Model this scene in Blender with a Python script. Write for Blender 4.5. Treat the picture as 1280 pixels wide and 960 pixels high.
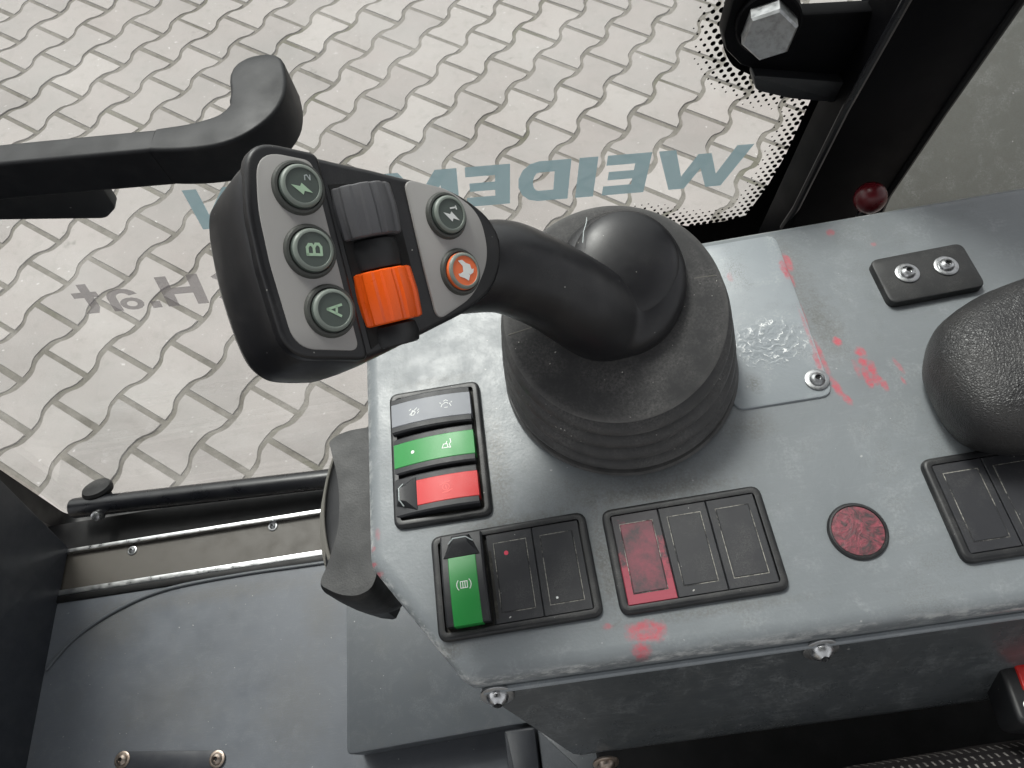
import bpy, math, random
from mathutils import Vector, Matrix, Quaternion
random.seed(7)
SC = bpy.context.scene
COL = SC.collection
for o in list(bpy.data.objects):
    bpy.data.objects.remove(o)

# ------------------------------------------------------------------ frames
# Everything on the machine is measured in millimetres in the console's own frame:
# X along the console (to the back of the cab), Y out through the door, Z off the console top.
# The yard is level; the machine's frame leans a few degrees against it (FR).
U = 0.001
FR = Vector((0.12676, -0.00686, 1.0)).normalized().rotation_difference(Vector((0, 0, 1))).to_matrix().to_4x4()

# ------------------------------------------------------------------ camera
cam = bpy.data.cameras.new('camera')
cam.sensor_width = 36.0
cam.lens = 25.054
cam.clip_start = 0.01
cam.clip_end = 400
cam_o = bpy.data.objects.new('camera', cam)
COL.objects.link(cam_o)
CR = Matrix(((0.98530022, 0.16218143, 0.05367176),
             (-0.11627363, 0.86684484, -0.48483035),
             (-0.12515557, 0.47146284, 0.87295983)))
cam_o.matrix_world = FR @ (Matrix.Translation((0, 0, 0.360)) @ CR.to_4x4())
SC.camera = cam_o

# ------------------------------------------------------------------ light: overcast daylight
SUN_EL, SUN_AZ = math.radians(52), math.radians(-28)      # azimuth from +Y towards +X
W = bpy.data.worlds.new('World')
SC.world = W
W.use_nodes = True
wn, wl = W.node_tree.nodes, W.node_tree.links
wn.clear()
sky = wn.new('ShaderNodeTexSky')
sky.sky_type = 'NISHITA'
sky.sun_disc = False
sky.sun_elevation = SUN_EL
sky.sun_rotation = SUN_AZ
sky.dust_density = 4.0
sky.air_density = 1.0
sky.ozone_density = 1.0
hs = wn.new('ShaderNodeHueSaturation')
hs.inputs['Saturation'].default_value = 0.07
bg = wn.new('ShaderNodeBackground')
bg.inputs['Strength'].default_value = 0.105
wo = wn.new('ShaderNodeOutputWorld')
wl.new(sky.outputs[0], hs.inputs['Color'])
wl.new(hs.outputs[0], bg.inputs['Color'])
wl.new(bg.outputs[0], wo.inputs['Surface'])
sl = bpy.data.lights.new('sun', 'SUN')
sl.energy = 1.5
sl.angle = math.radians(14)
sl.color = (1.0, 0.97, 0.93)
sun = bpy.data.objects.new('sun', sl)
COL.objects.link(sun)
sd = Vector((math.sin(SUN_AZ) * math.cos(SUN_EL), math.cos(SUN_AZ) * math.cos(SUN_EL), math.sin(SUN_EL)))
sun.rotation_euler = sd.to_track_quat('Z', 'Y').to_euler()
SC.view_settings.view_transform = 'Standard'
SC.view_settings.look = 'None'
SC.view_settings.gamma = 1.0
SC.view_settings.exposure = 1.05

# ------------------------------------------------------------------ materials
def lin(r, g, b):
    f = lambda c: (c / 255 / 12.92) if c / 255 <= 0.04045 else ((c / 255 + 0.055) / 1.055) ** 2.4
    return (f(r), f(g), f(b), 1)

class NT:
    def __init__(s, name):
        s.m = bpy.data.materials.new(name)
        s.m.use_nodes = True
        s.t = s.m.node_tree
        s.b = s.t.nodes['Principled BSDF']
        s.co = s.t.nodes.new('ShaderNodeTexCoord').outputs['Object']
    def n(s, kind, **kw):
        x = s.t.nodes.new('ShaderNode' + kind)
        for k, v in kw.items():
            setattr(x, k, v)
        return x
    def put(s, sock, v):
        if isinstance(v, bpy.types.NodeSocket):
            s.t.links.new(v, sock)
        else:
            sock.default_value = v
    def noise(s, scale, detail=4, rough=0.55, co=None, dist=0.0):
        x = s.n('TexNoise')
        s.put(x.inputs['Vector'], co or s.co)
        x.inputs['Scale'].default_value = scale
        x.inputs['Detail'].default_value = detail
        x.inputs['Roughness'].default_value = rough
        x.inputs['Distortion'].default_value = dist
        return x.outputs['Fac']
    def ramp(s, v, a, b, lo=0.0, hi=1.0):
        x = s.n('MapRange')
        s.put(x.inputs['Value'], v)
        x.inputs['From Min'].default_value = a
        x.inputs['From Max'].default_value = b
        x.inputs['To Min'].default_value = lo
        x.inputs['To Max'].default_value = hi
        return x.outputs[0]
    def math(s, op, a, b=0.0, c=0.0):
        x = s.n('Math', operation=op)
        s.put(x.inputs[0], a); s.put(x.inputs[1], b); s.put(x.inputs[2], c)
        return x.outputs[0]
    def mix(s, f, a, b):
        x = s.n('Mix', data_type='RGBA')
        s.put(x.inputs[0], f); s.put(x.inputs[6], a); s.put(x.inputs[7], b)
        return x.outputs[2]
    def blob(s, x, y, rx, ry, rot=0, edge=0.45, co=None, warp=None):
        """soft-edged patch on the local XY plane, metres; its rim broken by noise"""
        mp = s.n('Mapping', vector_type='TEXTURE')
        s.put(mp.inputs['Vector'], co or s.co)
        mp.inputs['Location'].default_value = (x, y, 0)
        mp.inputs['Rotation'].default_value = (0, 0, rot)
        mp.inputs['Scale'].default_value = (rx, ry, 1e3)
        ln = s.n('VectorMath', operation='LENGTH')
        s.put(ln.inputs[0], mp.outputs[0])
        v = ln.outputs['Value']
        if warp is not None:
            v = s.math('ADD', v, warp)
        return s.ramp(v, 1.0, 1.0 - edge)
    def bump(s, h, strength=0.3, dist=0.0002, prev=None):
        x = s.n('Bump')
        x.inputs['Strength'].default_value = strength
        x.inputs['Distance'].default_value = dist
        s.put(x.inputs['Height'], h)
        if prev is not None:
            s.put(x.inputs['Normal'], prev)
        return x.outputs[0]
    def out(s, col, rough, metal=0.0, normal=None, spec=0.5, coat=0.0):
        s.put(s.b.inputs['Base Color'], col)
        s.put(s.b.inputs['Roughness'], rough)
        s.b.inputs['Metallic'].default_value = metal
        s.b.inputs['Specular IOR Level'].default_value = spec
        s.b.inputs['Coat Weight'].default_value = coat
        if normal is not None:
            s.put(s.b.inputs['Normal'], normal)
        return s.m

def plastic(name, col, rough=0.45, grain=2600, gs=0.25, dust=0.25, dcol=(0.16, 0.155, 0.145, 1), spec=0.5, dscale=60, speck=0.0):
    t = NT(name)
    d = t.ramp(t.noise(dscale, 6, 0.65), 0.48, 0.80)
    f = t.ramp(t.noise(1900, 2), 0.35, 0.75)
    dm = t.math('MULTIPLY', t.math('MULTIPLY', d, f), dust)
    c = t.mix(dm, col, dcol)
    if speck:
        sp = t.ramp(t.noise(420, 1, 0.4), 0.80, 0.82)
        c = t.mix(t.math('MULTIPLY', sp, speck), c, (0.5, 0.49, 0.46, 1))
    r = t.ramp(t.noise(45, 4), 0.3, 0.7, rough - 0.07, rough + 0.1)
    n = t.bump(t.noise(grain, 3), gs, 0.0001)
    return t.out(c, r, normal=n, spec=spec)

def metal(name, col, rough=0.3, scale=300, dirt=0.3, dcol=(0.09, 0.08, 0.065, 1)):
    t = NT(name)
    d = t.ramp(t.noise(scale, 5, 0.65), 0.45, 0.75)
    c = t.mix(t.math('MULTIPLY', d, dirt), col, dcol)
    r = t.ramp(t.noise(scale * 2, 3), 0.3, 0.7, rough - 0.08, rough + 0.15)
    n = t.bump(t.noise(1500, 3), 0.12, 0.0001)
    return t.out(c, r, 1.0, n)

PAINT_RED = lin(184, 66, 80)

def console_paint(name, base, loc=(0, 0, 0), marks=(), glue=(), dirt=(), streaks=0.0, rough=0.36, scuff=0.5, peel=0.5, worn=0.0):
    t = NT(name)
    lo = Vector(loc) * U
    big = t.noise(14, 5, 0.6)
    c = t.mix(t.ramp(big, 0.3, 0.72), [x * 0.92 for x in base[:3]] + [1], [min(1, x * 1.08) for x in base[:3]] + [1])
    # cloudy rubbed patches and fine pale scuffs
    sm = t.math('MULTIPLY', t.ramp(t.noise(48, 7, 0.72, dist=0.6), 0.50, 0.74), t.ramp(t.noise(700, 3, 0.7), 0.38, 0.66))
    c = t.mix(t.math('MULTIPLY', sm, scuff), c, (0.50, 0.52, 0.52, 1))
    gr = t.math('MULTIPLY', t.ramp(t.noise(30, 6, 0.7), 0.52, 0.72), t.ramp(t.noise(1300, 2), 0.4, 0.7))
    c = t.mix(t.math('MULTIPLY', gr, 0.5), c, (0.10, 0.098, 0.085, 1))
    wv = t.ramp(t.noise(190, 5, 0.75), 0, 1, -0.75, 0.75)
    for (x, y, rx, ry, a) in dirt:
        b = t.blob(x * U - lo.x, y * U - lo.y, rx * U, ry * U, 0, 0.8, warp=wv)
        b = t.math('MULTIPLY', t.math('MULTIPLY', b, a), t.ramp(t.noise(900, 3), 0.3, 0.6))
        c = t.mix(b, c, (0.085, 0.077, 0.062, 1))
    allm = None
    for (x, y, rx, ry, rot, a) in marks:
        b = t.math('MULTIPLY', t.blob(x * U - lo.x, y * U - lo.y, rx * U, ry * U, rot, 0.55, warp=wv), a)
        allm = b if allm is None else t.math('MAXIMUM', allm, b)
    if allm is not None:
        patchy = t.ramp(t.noise(300, 5, 0.75), 0.32, 0.6, 0.12, 0.85)
        c = t.mix(t.math('MULTIPLY', allm, patchy), c, PAINT_RED)
    sp = t.math('MULTIPLY', t.ramp(t.noise(330, 1, 0.3), 0.81, 0.83), 0.4)
    c = t.mix(sp, c, (0.55, 0.54, 0.52, 1))
    r = t.ramp(t.noise(36, 6, 0.7), 0.3, 0.72, rough - 0.1, rough + 0.14)
    n = t.bump(t.noise(620, 3, 0.5), peel, 0.00022)
    for (x, y, rx, ry) in glue:                       # dried clear glue; its white glints are painted into the colour
        b = t.blob(x * U - lo.x, y * U - lo.y, rx * U, ry * U, 0.2, 0.4, warp=wv)
        rings = t.n('TexWave', wave_type='RINGS', rings_direction='SPHERICAL')
        mp = t.n('Mapping', vector_type='TEXTURE')
        t.put(mp.inputs['Vector'], t.co)
        mp.inputs['Location'].default_value = (x * U - lo.x, y * U - lo.y + 0.012, 0)
        t.put(rings.inputs['Vector'], mp.outputs[0])
        rings.inputs['Scale'].default_value = 90
        rings.inputs['Distortion'].default_value = 9
        rings.inputs['Detail'].default_value = 3
        rings.inputs['Detail Scale'].default_value = 2.2
        glint = t.math('MULTIPLY', t.ramp(rings.outputs['Fac'], 0.90, 0.985), t.ramp(t.noise(260, 2), 0.50, 0.60))
        g = t.math('MULTIPLY', b, glint)
        c = t.mix(g, c, (0.85, 0.86, 0.86, 1))
        r = t.math('MULTIPLY', r, t.ramp(b, 0, 1, 1.0, 0.62))
        n = t.bump(t.math('MULTIPLY', b, rings.outputs['Fac']), 0.35, 0.0004, n)
    if worn:
        sz = t.n('SeparateXYZ'); t.put(sz.inputs[0], t.co)
        band = t.ramp(t.math('ABSOLUTE', t.math('SUBTRACT', sz.outputs['Z'], worn)), 0.0042, 0.001)
        mpw = t.n('Mapping'); t.put(mpw.inputs['Vector'], t.co); mpw.inputs['Scale'].default_value = (0.35, 1, 1)
        wr = t.math('MULTIPLY', band, t.ramp(t.noise(170, 7, 0.75, co=mpw.outputs[0]), 0.47, 0.62))
        c = t.mix(t.math('MULTIPLY', wr, 0.75), c, (0.62, 0.63, 0.62, 1))
    if streaks:
        mp = t.n('Mapping')
        t.put(mp.inputs['Vector'], t.co)
        mp.inputs['Scale'].default_value = (1, 14, 14)
        st = t.ramp(t.noise(60, 5, 0.7, co=mp.outputs[0]), 0.55, 0.75)
        c = t.mix(t.math('MULTIPLY', st, streaks), c, (0.55, 0.56, 0.55, 1))
    return t.out(c, r, normal=n)

def glassmat():
    t = NT('clear_glass')
    tr = t.n('BsdfTransparent')
    tr.inputs['Color'].default_value = (0.97, 0.985, 0.975, 1)
    gl = t.n('BsdfGlossy')
    gl.inputs['Roughness'].default_value = 0.02
    lw = t.n('LayerWeight')
    f5 = t.math('ADD', t.math('MULTIPLY', t.math('POWER', lw.outputs['Facing'], 5.0), 0.96), 0.025)
    mx = t.n('MixShader')
    t.put(mx.inputs[0], f5); t.put(mx.inputs[1], tr.outputs[0]); t.put(mx.inputs[2], gl.outputs[0])
    du = t.n('BsdfTranslucent'); du.inputs['Color'].default_value = (0.8, 0.79, 0.77, 1)
    m3 = t.n('MixShader')
    t.put(m3.inputs[0], t.ramp(t.noise(9, 6, 0.7), 0.4, 0.8, 0.0, 0.10))
    t.put(m3.inputs[1], mx.outputs[0]); t.put(m3.inputs[2], du.outputs[0])
    t.put(t.t.nodes['Material Output'].inputs['Surface'], m3.outputs[0])
    return t.m

def film(name, col, tr=0.6):
    t = NT(name)
    a = t.n('BsdfDiffuse'); a.inputs['Color'].default_value = col
    b = t.n('BsdfTranslucent'); b.inputs['Color'].default_value = col
    c = t.n('BsdfTransparent')
    m1 = t.n('MixShader'); m1.inputs[0].default_value = 0.62
    t.put(m1.inputs[1], a.outputs[0]); t.put(m1.inputs[2], b.outputs[0])
    m2 = t.n('MixShader'); m2.inputs[0].default_value = tr
    t.put(m2.inputs[1], m1.outputs[0]); t.put(m2.inputs[2], c.outputs[0])
    t.put(t.t.nodes['Material Output'].inputs['Surface'], m2.outputs[0])
    return t.m

def paver_mat():
    t = NT('concrete_paver')
    geo = t.n('NewGeometry').outputs['Position']
    oi = t.n('ObjectInfo').outputs['Random']
    c = t.mix(oi, (0.245, 0.233, 0.224, 1), (0.345, 0.326, 0.312, 1))
    c = t.mix(t.ramp(t.math('FRACT', t.math('MULTIPLY', oi, 7.31)), 0.82, 0.95, 0, 0.45), c, (0.19, 0.175, 0.165, 1))
    c = t.mix(t.ramp(t.noise(3.2, 5, 0.6, co=geo), 0.3, 0.7, 0, 0.6), c, (0.32, 0.285, 0.272, 1))
    c = t.mix(t.ramp(t.noise(26, 6, 0.7, co=geo), 0.52, 0.78, 0, 0.5), c, (0.21, 0.20, 0.185, 1))
    c = t.mix(t.ramp(t.noise(11, 3, 0.6, co=geo), 0.70, 0.76, 0, 0.65), c, (0.16, 0.155, 0.14, 1))
    c = t.mix(t.ramp(t.noise(60, 2, 0.5, co=geo), 0.70, 0.76, 0, 0.6), c, (0.55, 0.54, 0.52, 1))
    n = t.bump(t.noise(160, 6, 0.7, co=geo), 0.5, 0.002)
    return t.out(c, 0.85, normal=n, spec=0.25)

def joint_mat():
    t = NT('sandy_joint')
    geo = t.n('NewGeometry').outputs['Position']
    c = t.mix(t.ramp(t.noise(20, 6, 0.7, co=geo), 0.35, 0.65), (0.125, 0.116, 0.102, 1), (0.195, 0.182, 0.163, 1))
    c = t.mix(t.ramp(t.noise(5, 3, co=geo), 0.58, 0.70, 0, 0.6), c, (0.09, 0.09, 0.06, 1))
    return t.out(c, 0.95, normal=t.bump(t.noise(300, 4, co=geo), 0.6, 0.003), spec=0.1)

def leather():
    t = NT('grained_leather')
    v = t.n('TexVoronoi', feature='DISTANCE_TO_EDGE')
    nz = t.n('TexNoise'); t.put(nz.inputs['Vector'], t.co); nz.inputs['Scale'].default_value = 400
    ad = t.n('VectorMath', operation='MULTIPLY_ADD')
    t.put(ad.inputs[0], nz.outputs['Color']); ad.inputs[1].default_value = (0.0022,) * 3; t.put(ad.inputs[2], t.co)
    t.put(v.inputs['Vector'], ad.outputs[0])
    v.inputs['Scale'].default_value = 760
    h = t.ramp(v.outputs['Distance'], 0.0, 0.28)
    c = t.mix(t.ramp(t.noise(30, 4), 0.4, 0.7), (0.016, 0.016, 0.017, 1), (0.034, 0.033, 0.032, 1))
    n = t.bump(h, 0.6, 0.00028)
    return t.out(c, t.ramp(t.noise(50, 4), 0.3, 0.7, 0.36, 0.5), normal=n)

def fabric():
    t = NT('dotted_seat_fabric')
    sx = t.n('SeparateXYZ'); t.put(sx.inputs[0], t.co)
    u = t.math('MULTIPLY', sx.outputs['X'], 1 / 0.0040)
    v = t.math('MULTIPLY', sx.outputs['Y'], 1 / 0.0034)
    row = t.math('FLOOR', v)
    u2 = t.math('ADD', u, t.math('MULTIPLY', t.math('MODULO', t.math('ABSOLUTE', row), 2.0), 0.5))
    fu = t.math('ABSOLUTE', t.math('SUBTRACT', t.math('FRACT', u2), 0.5))
    fv = t.math('ABSOLUTE', t.math('SUBTRACT', t.math('FRACT', v), 0.5))
    wob = t.ramp(t.noise(900, 2), 0.3, 0.7, -0.06, 0.06)
    m = t.math('MULTIPLY', t.ramp(t.math('ADD', fu, wob), 0.15, 0.11), t.ramp(t.math('ADD', fv, wob), 0.26, 0.22))
    c = t.mix(t.math('MULTIPLY', m, t.ramp(t.noise(300, 2), 0.3, 0.6, 0.35, 1)), (0.010, 0.009, 0.010, 1), (0.22, 0.21, 0.20, 1))
    n = t.bump(t.noise(1800, 2), 0.6, 0.0003)
    return t.out(c, 0.9, normal=n, spec=0.2)

def boot_mat():
    t = NT('dusty_boot_rubber')
    d = t.math('MULTIPLY', t.ramp(t.noise(38, 6, 0.7), 0.42, 0.75), t.ramp(t.noise(800, 3, 0.7), 0.35, 0.7))
    c = t.mix(t.math('MULTIPLY', d, 0.75), (0.034, 0.034, 0.035, 1), (0.17, 0.165, 0.158, 1))
    sp = t.math('MULTIPLY', t.ramp(t.noise(620, 1, 0.3), 0.76, 0.79), t.ramp(t.noise(40, 3), 0.5, 0.65))
    c = t.mix(sp, c, (0.42, 0.41, 0.38, 1))
    pt = t.n('NewGeometry').outputs['Pointiness']            # fold ridges painted paler, as if catching the light
    fold_light = t.math('MULTIPLY', t.ramp(pt, 0.51, 0.58), t.ramp(t.noise(90, 4), 0.3, 0.65, 0.25, 0.8))
    c = t.mix(fold_light, c, (0.115, 0.112, 0.108, 1))
    return t.out(c, t.ramp(t.noise(60, 4), 0.3, 0.7, 0.46, 0.62), normal=t.bump(t.noise(1500, 3), 0.25, 0.0001), spec=0.45)

CON_LOC = (150, 160, -14)
MARKS = [(151.5, 252, 3.5, 8, 0.1, 1.0), (150.2, 240, 1.8, 7, 0.1, .8), (149.4, 214, 1.5, 12, 0, .6), (150.5, 186, 2.2, 14, 0.05, .75),
         (152.5, 165, 2.5, 9, 0.2, 1.0), (155, 158, 2.5, 5, 0.3, .9),
         (171.5, 184, 3.6, 4.0, 0, 1), (170.5, 177.5, 3.4, 4.6, .2, 1), (174, 173, 3.2, 5.2, -.1, 1), (169.5, 171, 2.7, 5.0, 0, .9),
         (173.5, 166, 3.6, 4.6, .2, 1), (170, 164.5, 2.6, 4.0, 0, 1), (176.5, 162, 2.4, 4.0, 0, .9), (166.5, 174, 2.0, 7, 0, .55),
         (162, 193, 2.6, 3.6, .3, 1), (183, 268, 2.8, 3.4, 0, .7), (204, 254, 2.0, 2.0, 0, .6), (188, 172, 1.6, 6, .2, .5), (187, 163, 1.2, 3, .2, .7),
         (26, 55, 11, 6.5, -0.1, .95), (22, 47, 6, 4.5, 0, .9), (8, 60, 3, 2, 0, .5),
         (-107, 116, 2.2, 1.6, 0, .6), (-107.5, 108, 3.2, 1.4, -.2, .9), (-105.5, 102.5, 4, 1.7, -.1, 1), (-104, 123, 2, 4, 0, .35), (115, 236, 1.6, 5, 0, .4)]
DIRT = [(-36, 150, 9, 40, .55), (-33, 118, 40, 6, .5), (12, 92, 6, 40, .6), (-70, 60, 12, 6, .6), (45, 122, 50, 6, .5), (58, 60, 60, 4, .4),
        (152, 240, 14, 40, .35), (158, 205, 12, 26, .5), (40, 128, 60, 14, .35), (100, 150, 20, 10, .35), (-67, 210, 30, 5, .35)]
M = dict(
    cover=console_paint('grey_console_paint', lin(115, 120, 123), CON_LOC, MARKS, (), DIRT, 0.05, 0.42, 0.26, 0.5, worn=0.0085),
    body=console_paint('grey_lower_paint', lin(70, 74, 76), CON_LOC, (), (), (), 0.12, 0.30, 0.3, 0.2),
    plate=console_paint('pale_plate_paint', lin(140, 146, 150), CON_LOC, [(148.5, 246, 3.0, 9, .1, 1), (116, 247, 2, 4, 0, .45), (147.6, 200, 1.2, 22, 0, .5), (147, 182, 2, 9, 0, .8)],
                        [(126, 199, 23, 17)], [(110, 175, 6, 8, .5)], 0, 0.38, 0.5, 0.35),
    floor=console_paint('floor_paint', lin(86, 90, 96), (0, 0, 0), (), (), [(-560, 215, 60, 40, .5), (-480, 120, 90, 60, .35), (-330, 100, 50, 70, .35), (-430, 235, 160, 14, .5), (-300, 200, 30, 50, .4)], 0.06, 0.40, 0.10, 0.25),
    pedestal=console_paint('pedestal_paint', lin(76, 80, 84), (0, 0, 0), (), (), (), 0.0, 0.42, 0.12, 0.25),
    wall=plastic('dark_blue_panel', lin(40, 43, 49), 0.55, dust=0.25),
    black=plastic('black_plastic', lin(26, 27, 29), 0.42, dust=0.2, speck=0.35),
    grip=plastic('grip_plastic', lin(21, 21, 24), 0.38, 2200, 0.12, dust=0.22, speck=0.5),
    textured=plastic('textured_black_plastic', lin(29, 30, 31), 0.55, 900, 1.0, dust=0.4),
    bezel=plastic('bezel_plastic', lin(24, 25, 27), 0.45, 2200, 0.3, dust=0.55, speck=0.6),
    blank=plastic('blank_plastic', lin(33, 34, 38), 0.5, 2600, 0.3, dust=0.35, speck=0.7),
    dusty=plastic('dusty_recess', lin(44, 43, 40), 0.8, 1200, 0.7, dust=0.95, dcol=(0.25, 0.235, 0.19, 1), dscale=120),
    rocker=plastic('rocker_plastic', lin(36, 37, 40), 0.48, 2200, 0.3, dust=0.4),
    rockergrey=plastic('grey_lens', lin(128, 131, 137), 0.45, 1600, 0.2, dust=0.3),
    rockergreen=plastic('green_lens', lin(38, 134, 62), 0.40, 1600, 0.15, dust=0.12, dcol=(0.25, 0.4, 0.25, 1)),
    rockerred=plastic('red_lens', lin(192, 34, 36), 0.42, 1600, 0.15, dust=0.2, dcol=(0.6, 0.4, 0.4, 1)),
    buckle_red=plastic('buckle_red', lin(214, 44, 40), 0.35, 1600, 0.1, dust=0.1, dcol=(0.5, 0.2, 0.2, 1)),
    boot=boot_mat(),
    seal=plastic('rubber_seal', lin(10, 10, 11), 0.5, 900, 0.2, dust=0.10, spec=0.3),
    tube=plastic('painted_tube', lin(15, 16, 20), 0.30, 900, 0.08, dust=0.06),
    pillar=plastic('black_paint', lin(5, 5, 7), 0.5, 700, 0.1, dust=0.03, spec=0.1),
    frit=plastic('ceramic_frit', lin(5, 5, 6), 0.7, 700, 0.05, dust=0.0, spec=0.05),
    handletop=plastic('handle_plastic', lin(20, 21, 24), 0.5, 1800, 0.25, dust=0.15, spec=0.3),
    facegrey=plastic('face_plate', lin(158, 156, 154), 0.42, 1600, 0.15, dust=0.45, dcol=(0.30, 0.28, 0.25, 1)),
    button=plastic('button_plastic', lin(74, 83, 78), 0.45, 1800, 0.12, dust=0.3),
    collar=plastic('button_collar', lin(66, 68, 65), 0.5, 1800, 0.2, dust=0.5),
    ring=plastic('button_ring', lin(124, 132, 125), 0.4, 1600, 0.1, dust=0.35),
    glyph=plastic('pale_green_print', lin(168, 196, 168), 0.5, 1600, 0.05, dust=0.1),
    white=plastic('white_print', lin(222, 224, 222), 0.5, 1600, 0.05, dust=0.1),
    faded=plastic('faded_print', lin(176, 184, 184), 0.5, 1600, 0.05, dust=0.1),
    fadedred=plastic('faded_red_print', lin(226, 98, 96), 0.5, 1600, 0.05, dust=0.1),
    reddot=plastic('red_dot', lin(206, 62, 86), 0.5, 1600, 0.05, dust=0.1),
    orange=plastic('orange_wheel', lin(236, 92, 22), 0.30, 1500, 0.1, dust=0.18, dcol=(0.35, 0.09, 0.02, 1)),
    orangecap=plastic('orange_cap', lin(230, 110, 60), 0.4, 1500, 0.1, dust=0.1),
    wheelgrey=plastic('grey_wheel', lin(84, 84, 87), 0.42, 1500, 0.2, dust=0.55),
    wornedge=plastic('worn_edge', lin(150, 149, 143), 0.7, 1200, 0.3, dust=0.95, dcol=(0.03, 0.03, 0.032, 1), dscale=150),
    wornrib=plastic('dusty_louver', lin(96, 94, 88), 0.6, 1200, 0.3, dust=0.6),
    line=plastic('dark_gap', lin(10, 10, 11), 0.8, dust=0.1),
    steel=metal('zinc_steel', (0.62, 0.63, 0.64, 1), 0.28),
    dullsteel=metal('dull_steel', (0.42, 0.43, 0.44, 1), 0.36, 200, 0.5),
    alu=metal('aluminium', (0.78, 0.79, 0.79, 1), 0.32, 60, 0.15),
    web=plastic('dirty_channel', lin(70, 66, 60), 0.5, 600, 0.4, dust=0.8, dcol=(0.035, 0.03, 0.024, 1), dscale=22),
    redknob=plastic('red_ball', lin(86, 18, 25), 0.25, 900, 0.05, dust=0.05),
    rear=console_paint('beige_panel', lin(96, 98, 93), (0, 0, 0), (), (), [(0, 0, 900, 900, .55)], 0.0, 0.5, 0.3, 0.3),
    letter=film('blue_grey_film', lin(124, 144, 150), 0.07),
    letter2=film('grey_film', lin(104, 99, 102), 0.35),
    leather=leather(), fabric=fabric(), glass=glassmat(), paver=paver_mat(), joint=joint_mat(),
)
def red_blank():
    t = NT('red_smeared_blank')
    sx = t.n('SeparateXYZ'); t.put(sx.inputs[0], t.co)
    grad = t.ramp(sx.outputs['Y'], 0.014, -0.020)          # brush stroke fades out towards the back
    m = t.ramp(t.math('ADD', grad, t.ramp(t.noise(130, 6, 0.8), 0.25, 0.75, -0.8, 0.5)), 0.1, 0.6, 0, 0.9)
    c = t.mix(m, lin(46, 44, 48), lin(150, 56, 72))
    return t.out(c, 0.5, normal=t.bump(t.noise(900, 3), 0.3, 0.0001))
def worn_line():
    t = NT('broken_worn_line')
    m = t.math('MULTIPLY', t.ramp(t.noise(85, 4, 0.7), 0.42, 0.54), t.ramp(t.noise(700, 2), 0.3, 0.6, 0.3, 1))
    return t.out(t.mix(m, lin(26, 26, 28), lin(150, 148, 140)), 0.7)
M['wornedge'] = worn_line()
M['redblank'] = red_blank()
def red_insert():
    t = NT('red_stained_insert')
    m = t.ramp(t.noise(95, 6, 0.75), 0.36, 0.66, 0.05, 0.75)
    return t.out(t.mix(m, lin(50, 47, 50), lin(134, 54, 70)), 0.45, normal=t.bump(t.noise(900, 3), 0.3, 0.0001))
M['redinsert'] = red_insert()
def red_plug():
    t = NT('red_smeared_plug')
    m = t.ramp(t.noise(150, 5, 0.7, dist=2.0), 0.36, 0.66, 0, 0.75)
    return t.out(t.mix(m, lin(50, 46, 47), lin(152, 66, 80)), 0.55, normal=t.bump(t.noise(160, 4, dist=2.0), 0.6, 0.0008))
M['redplug'] = red_plug()

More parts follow.
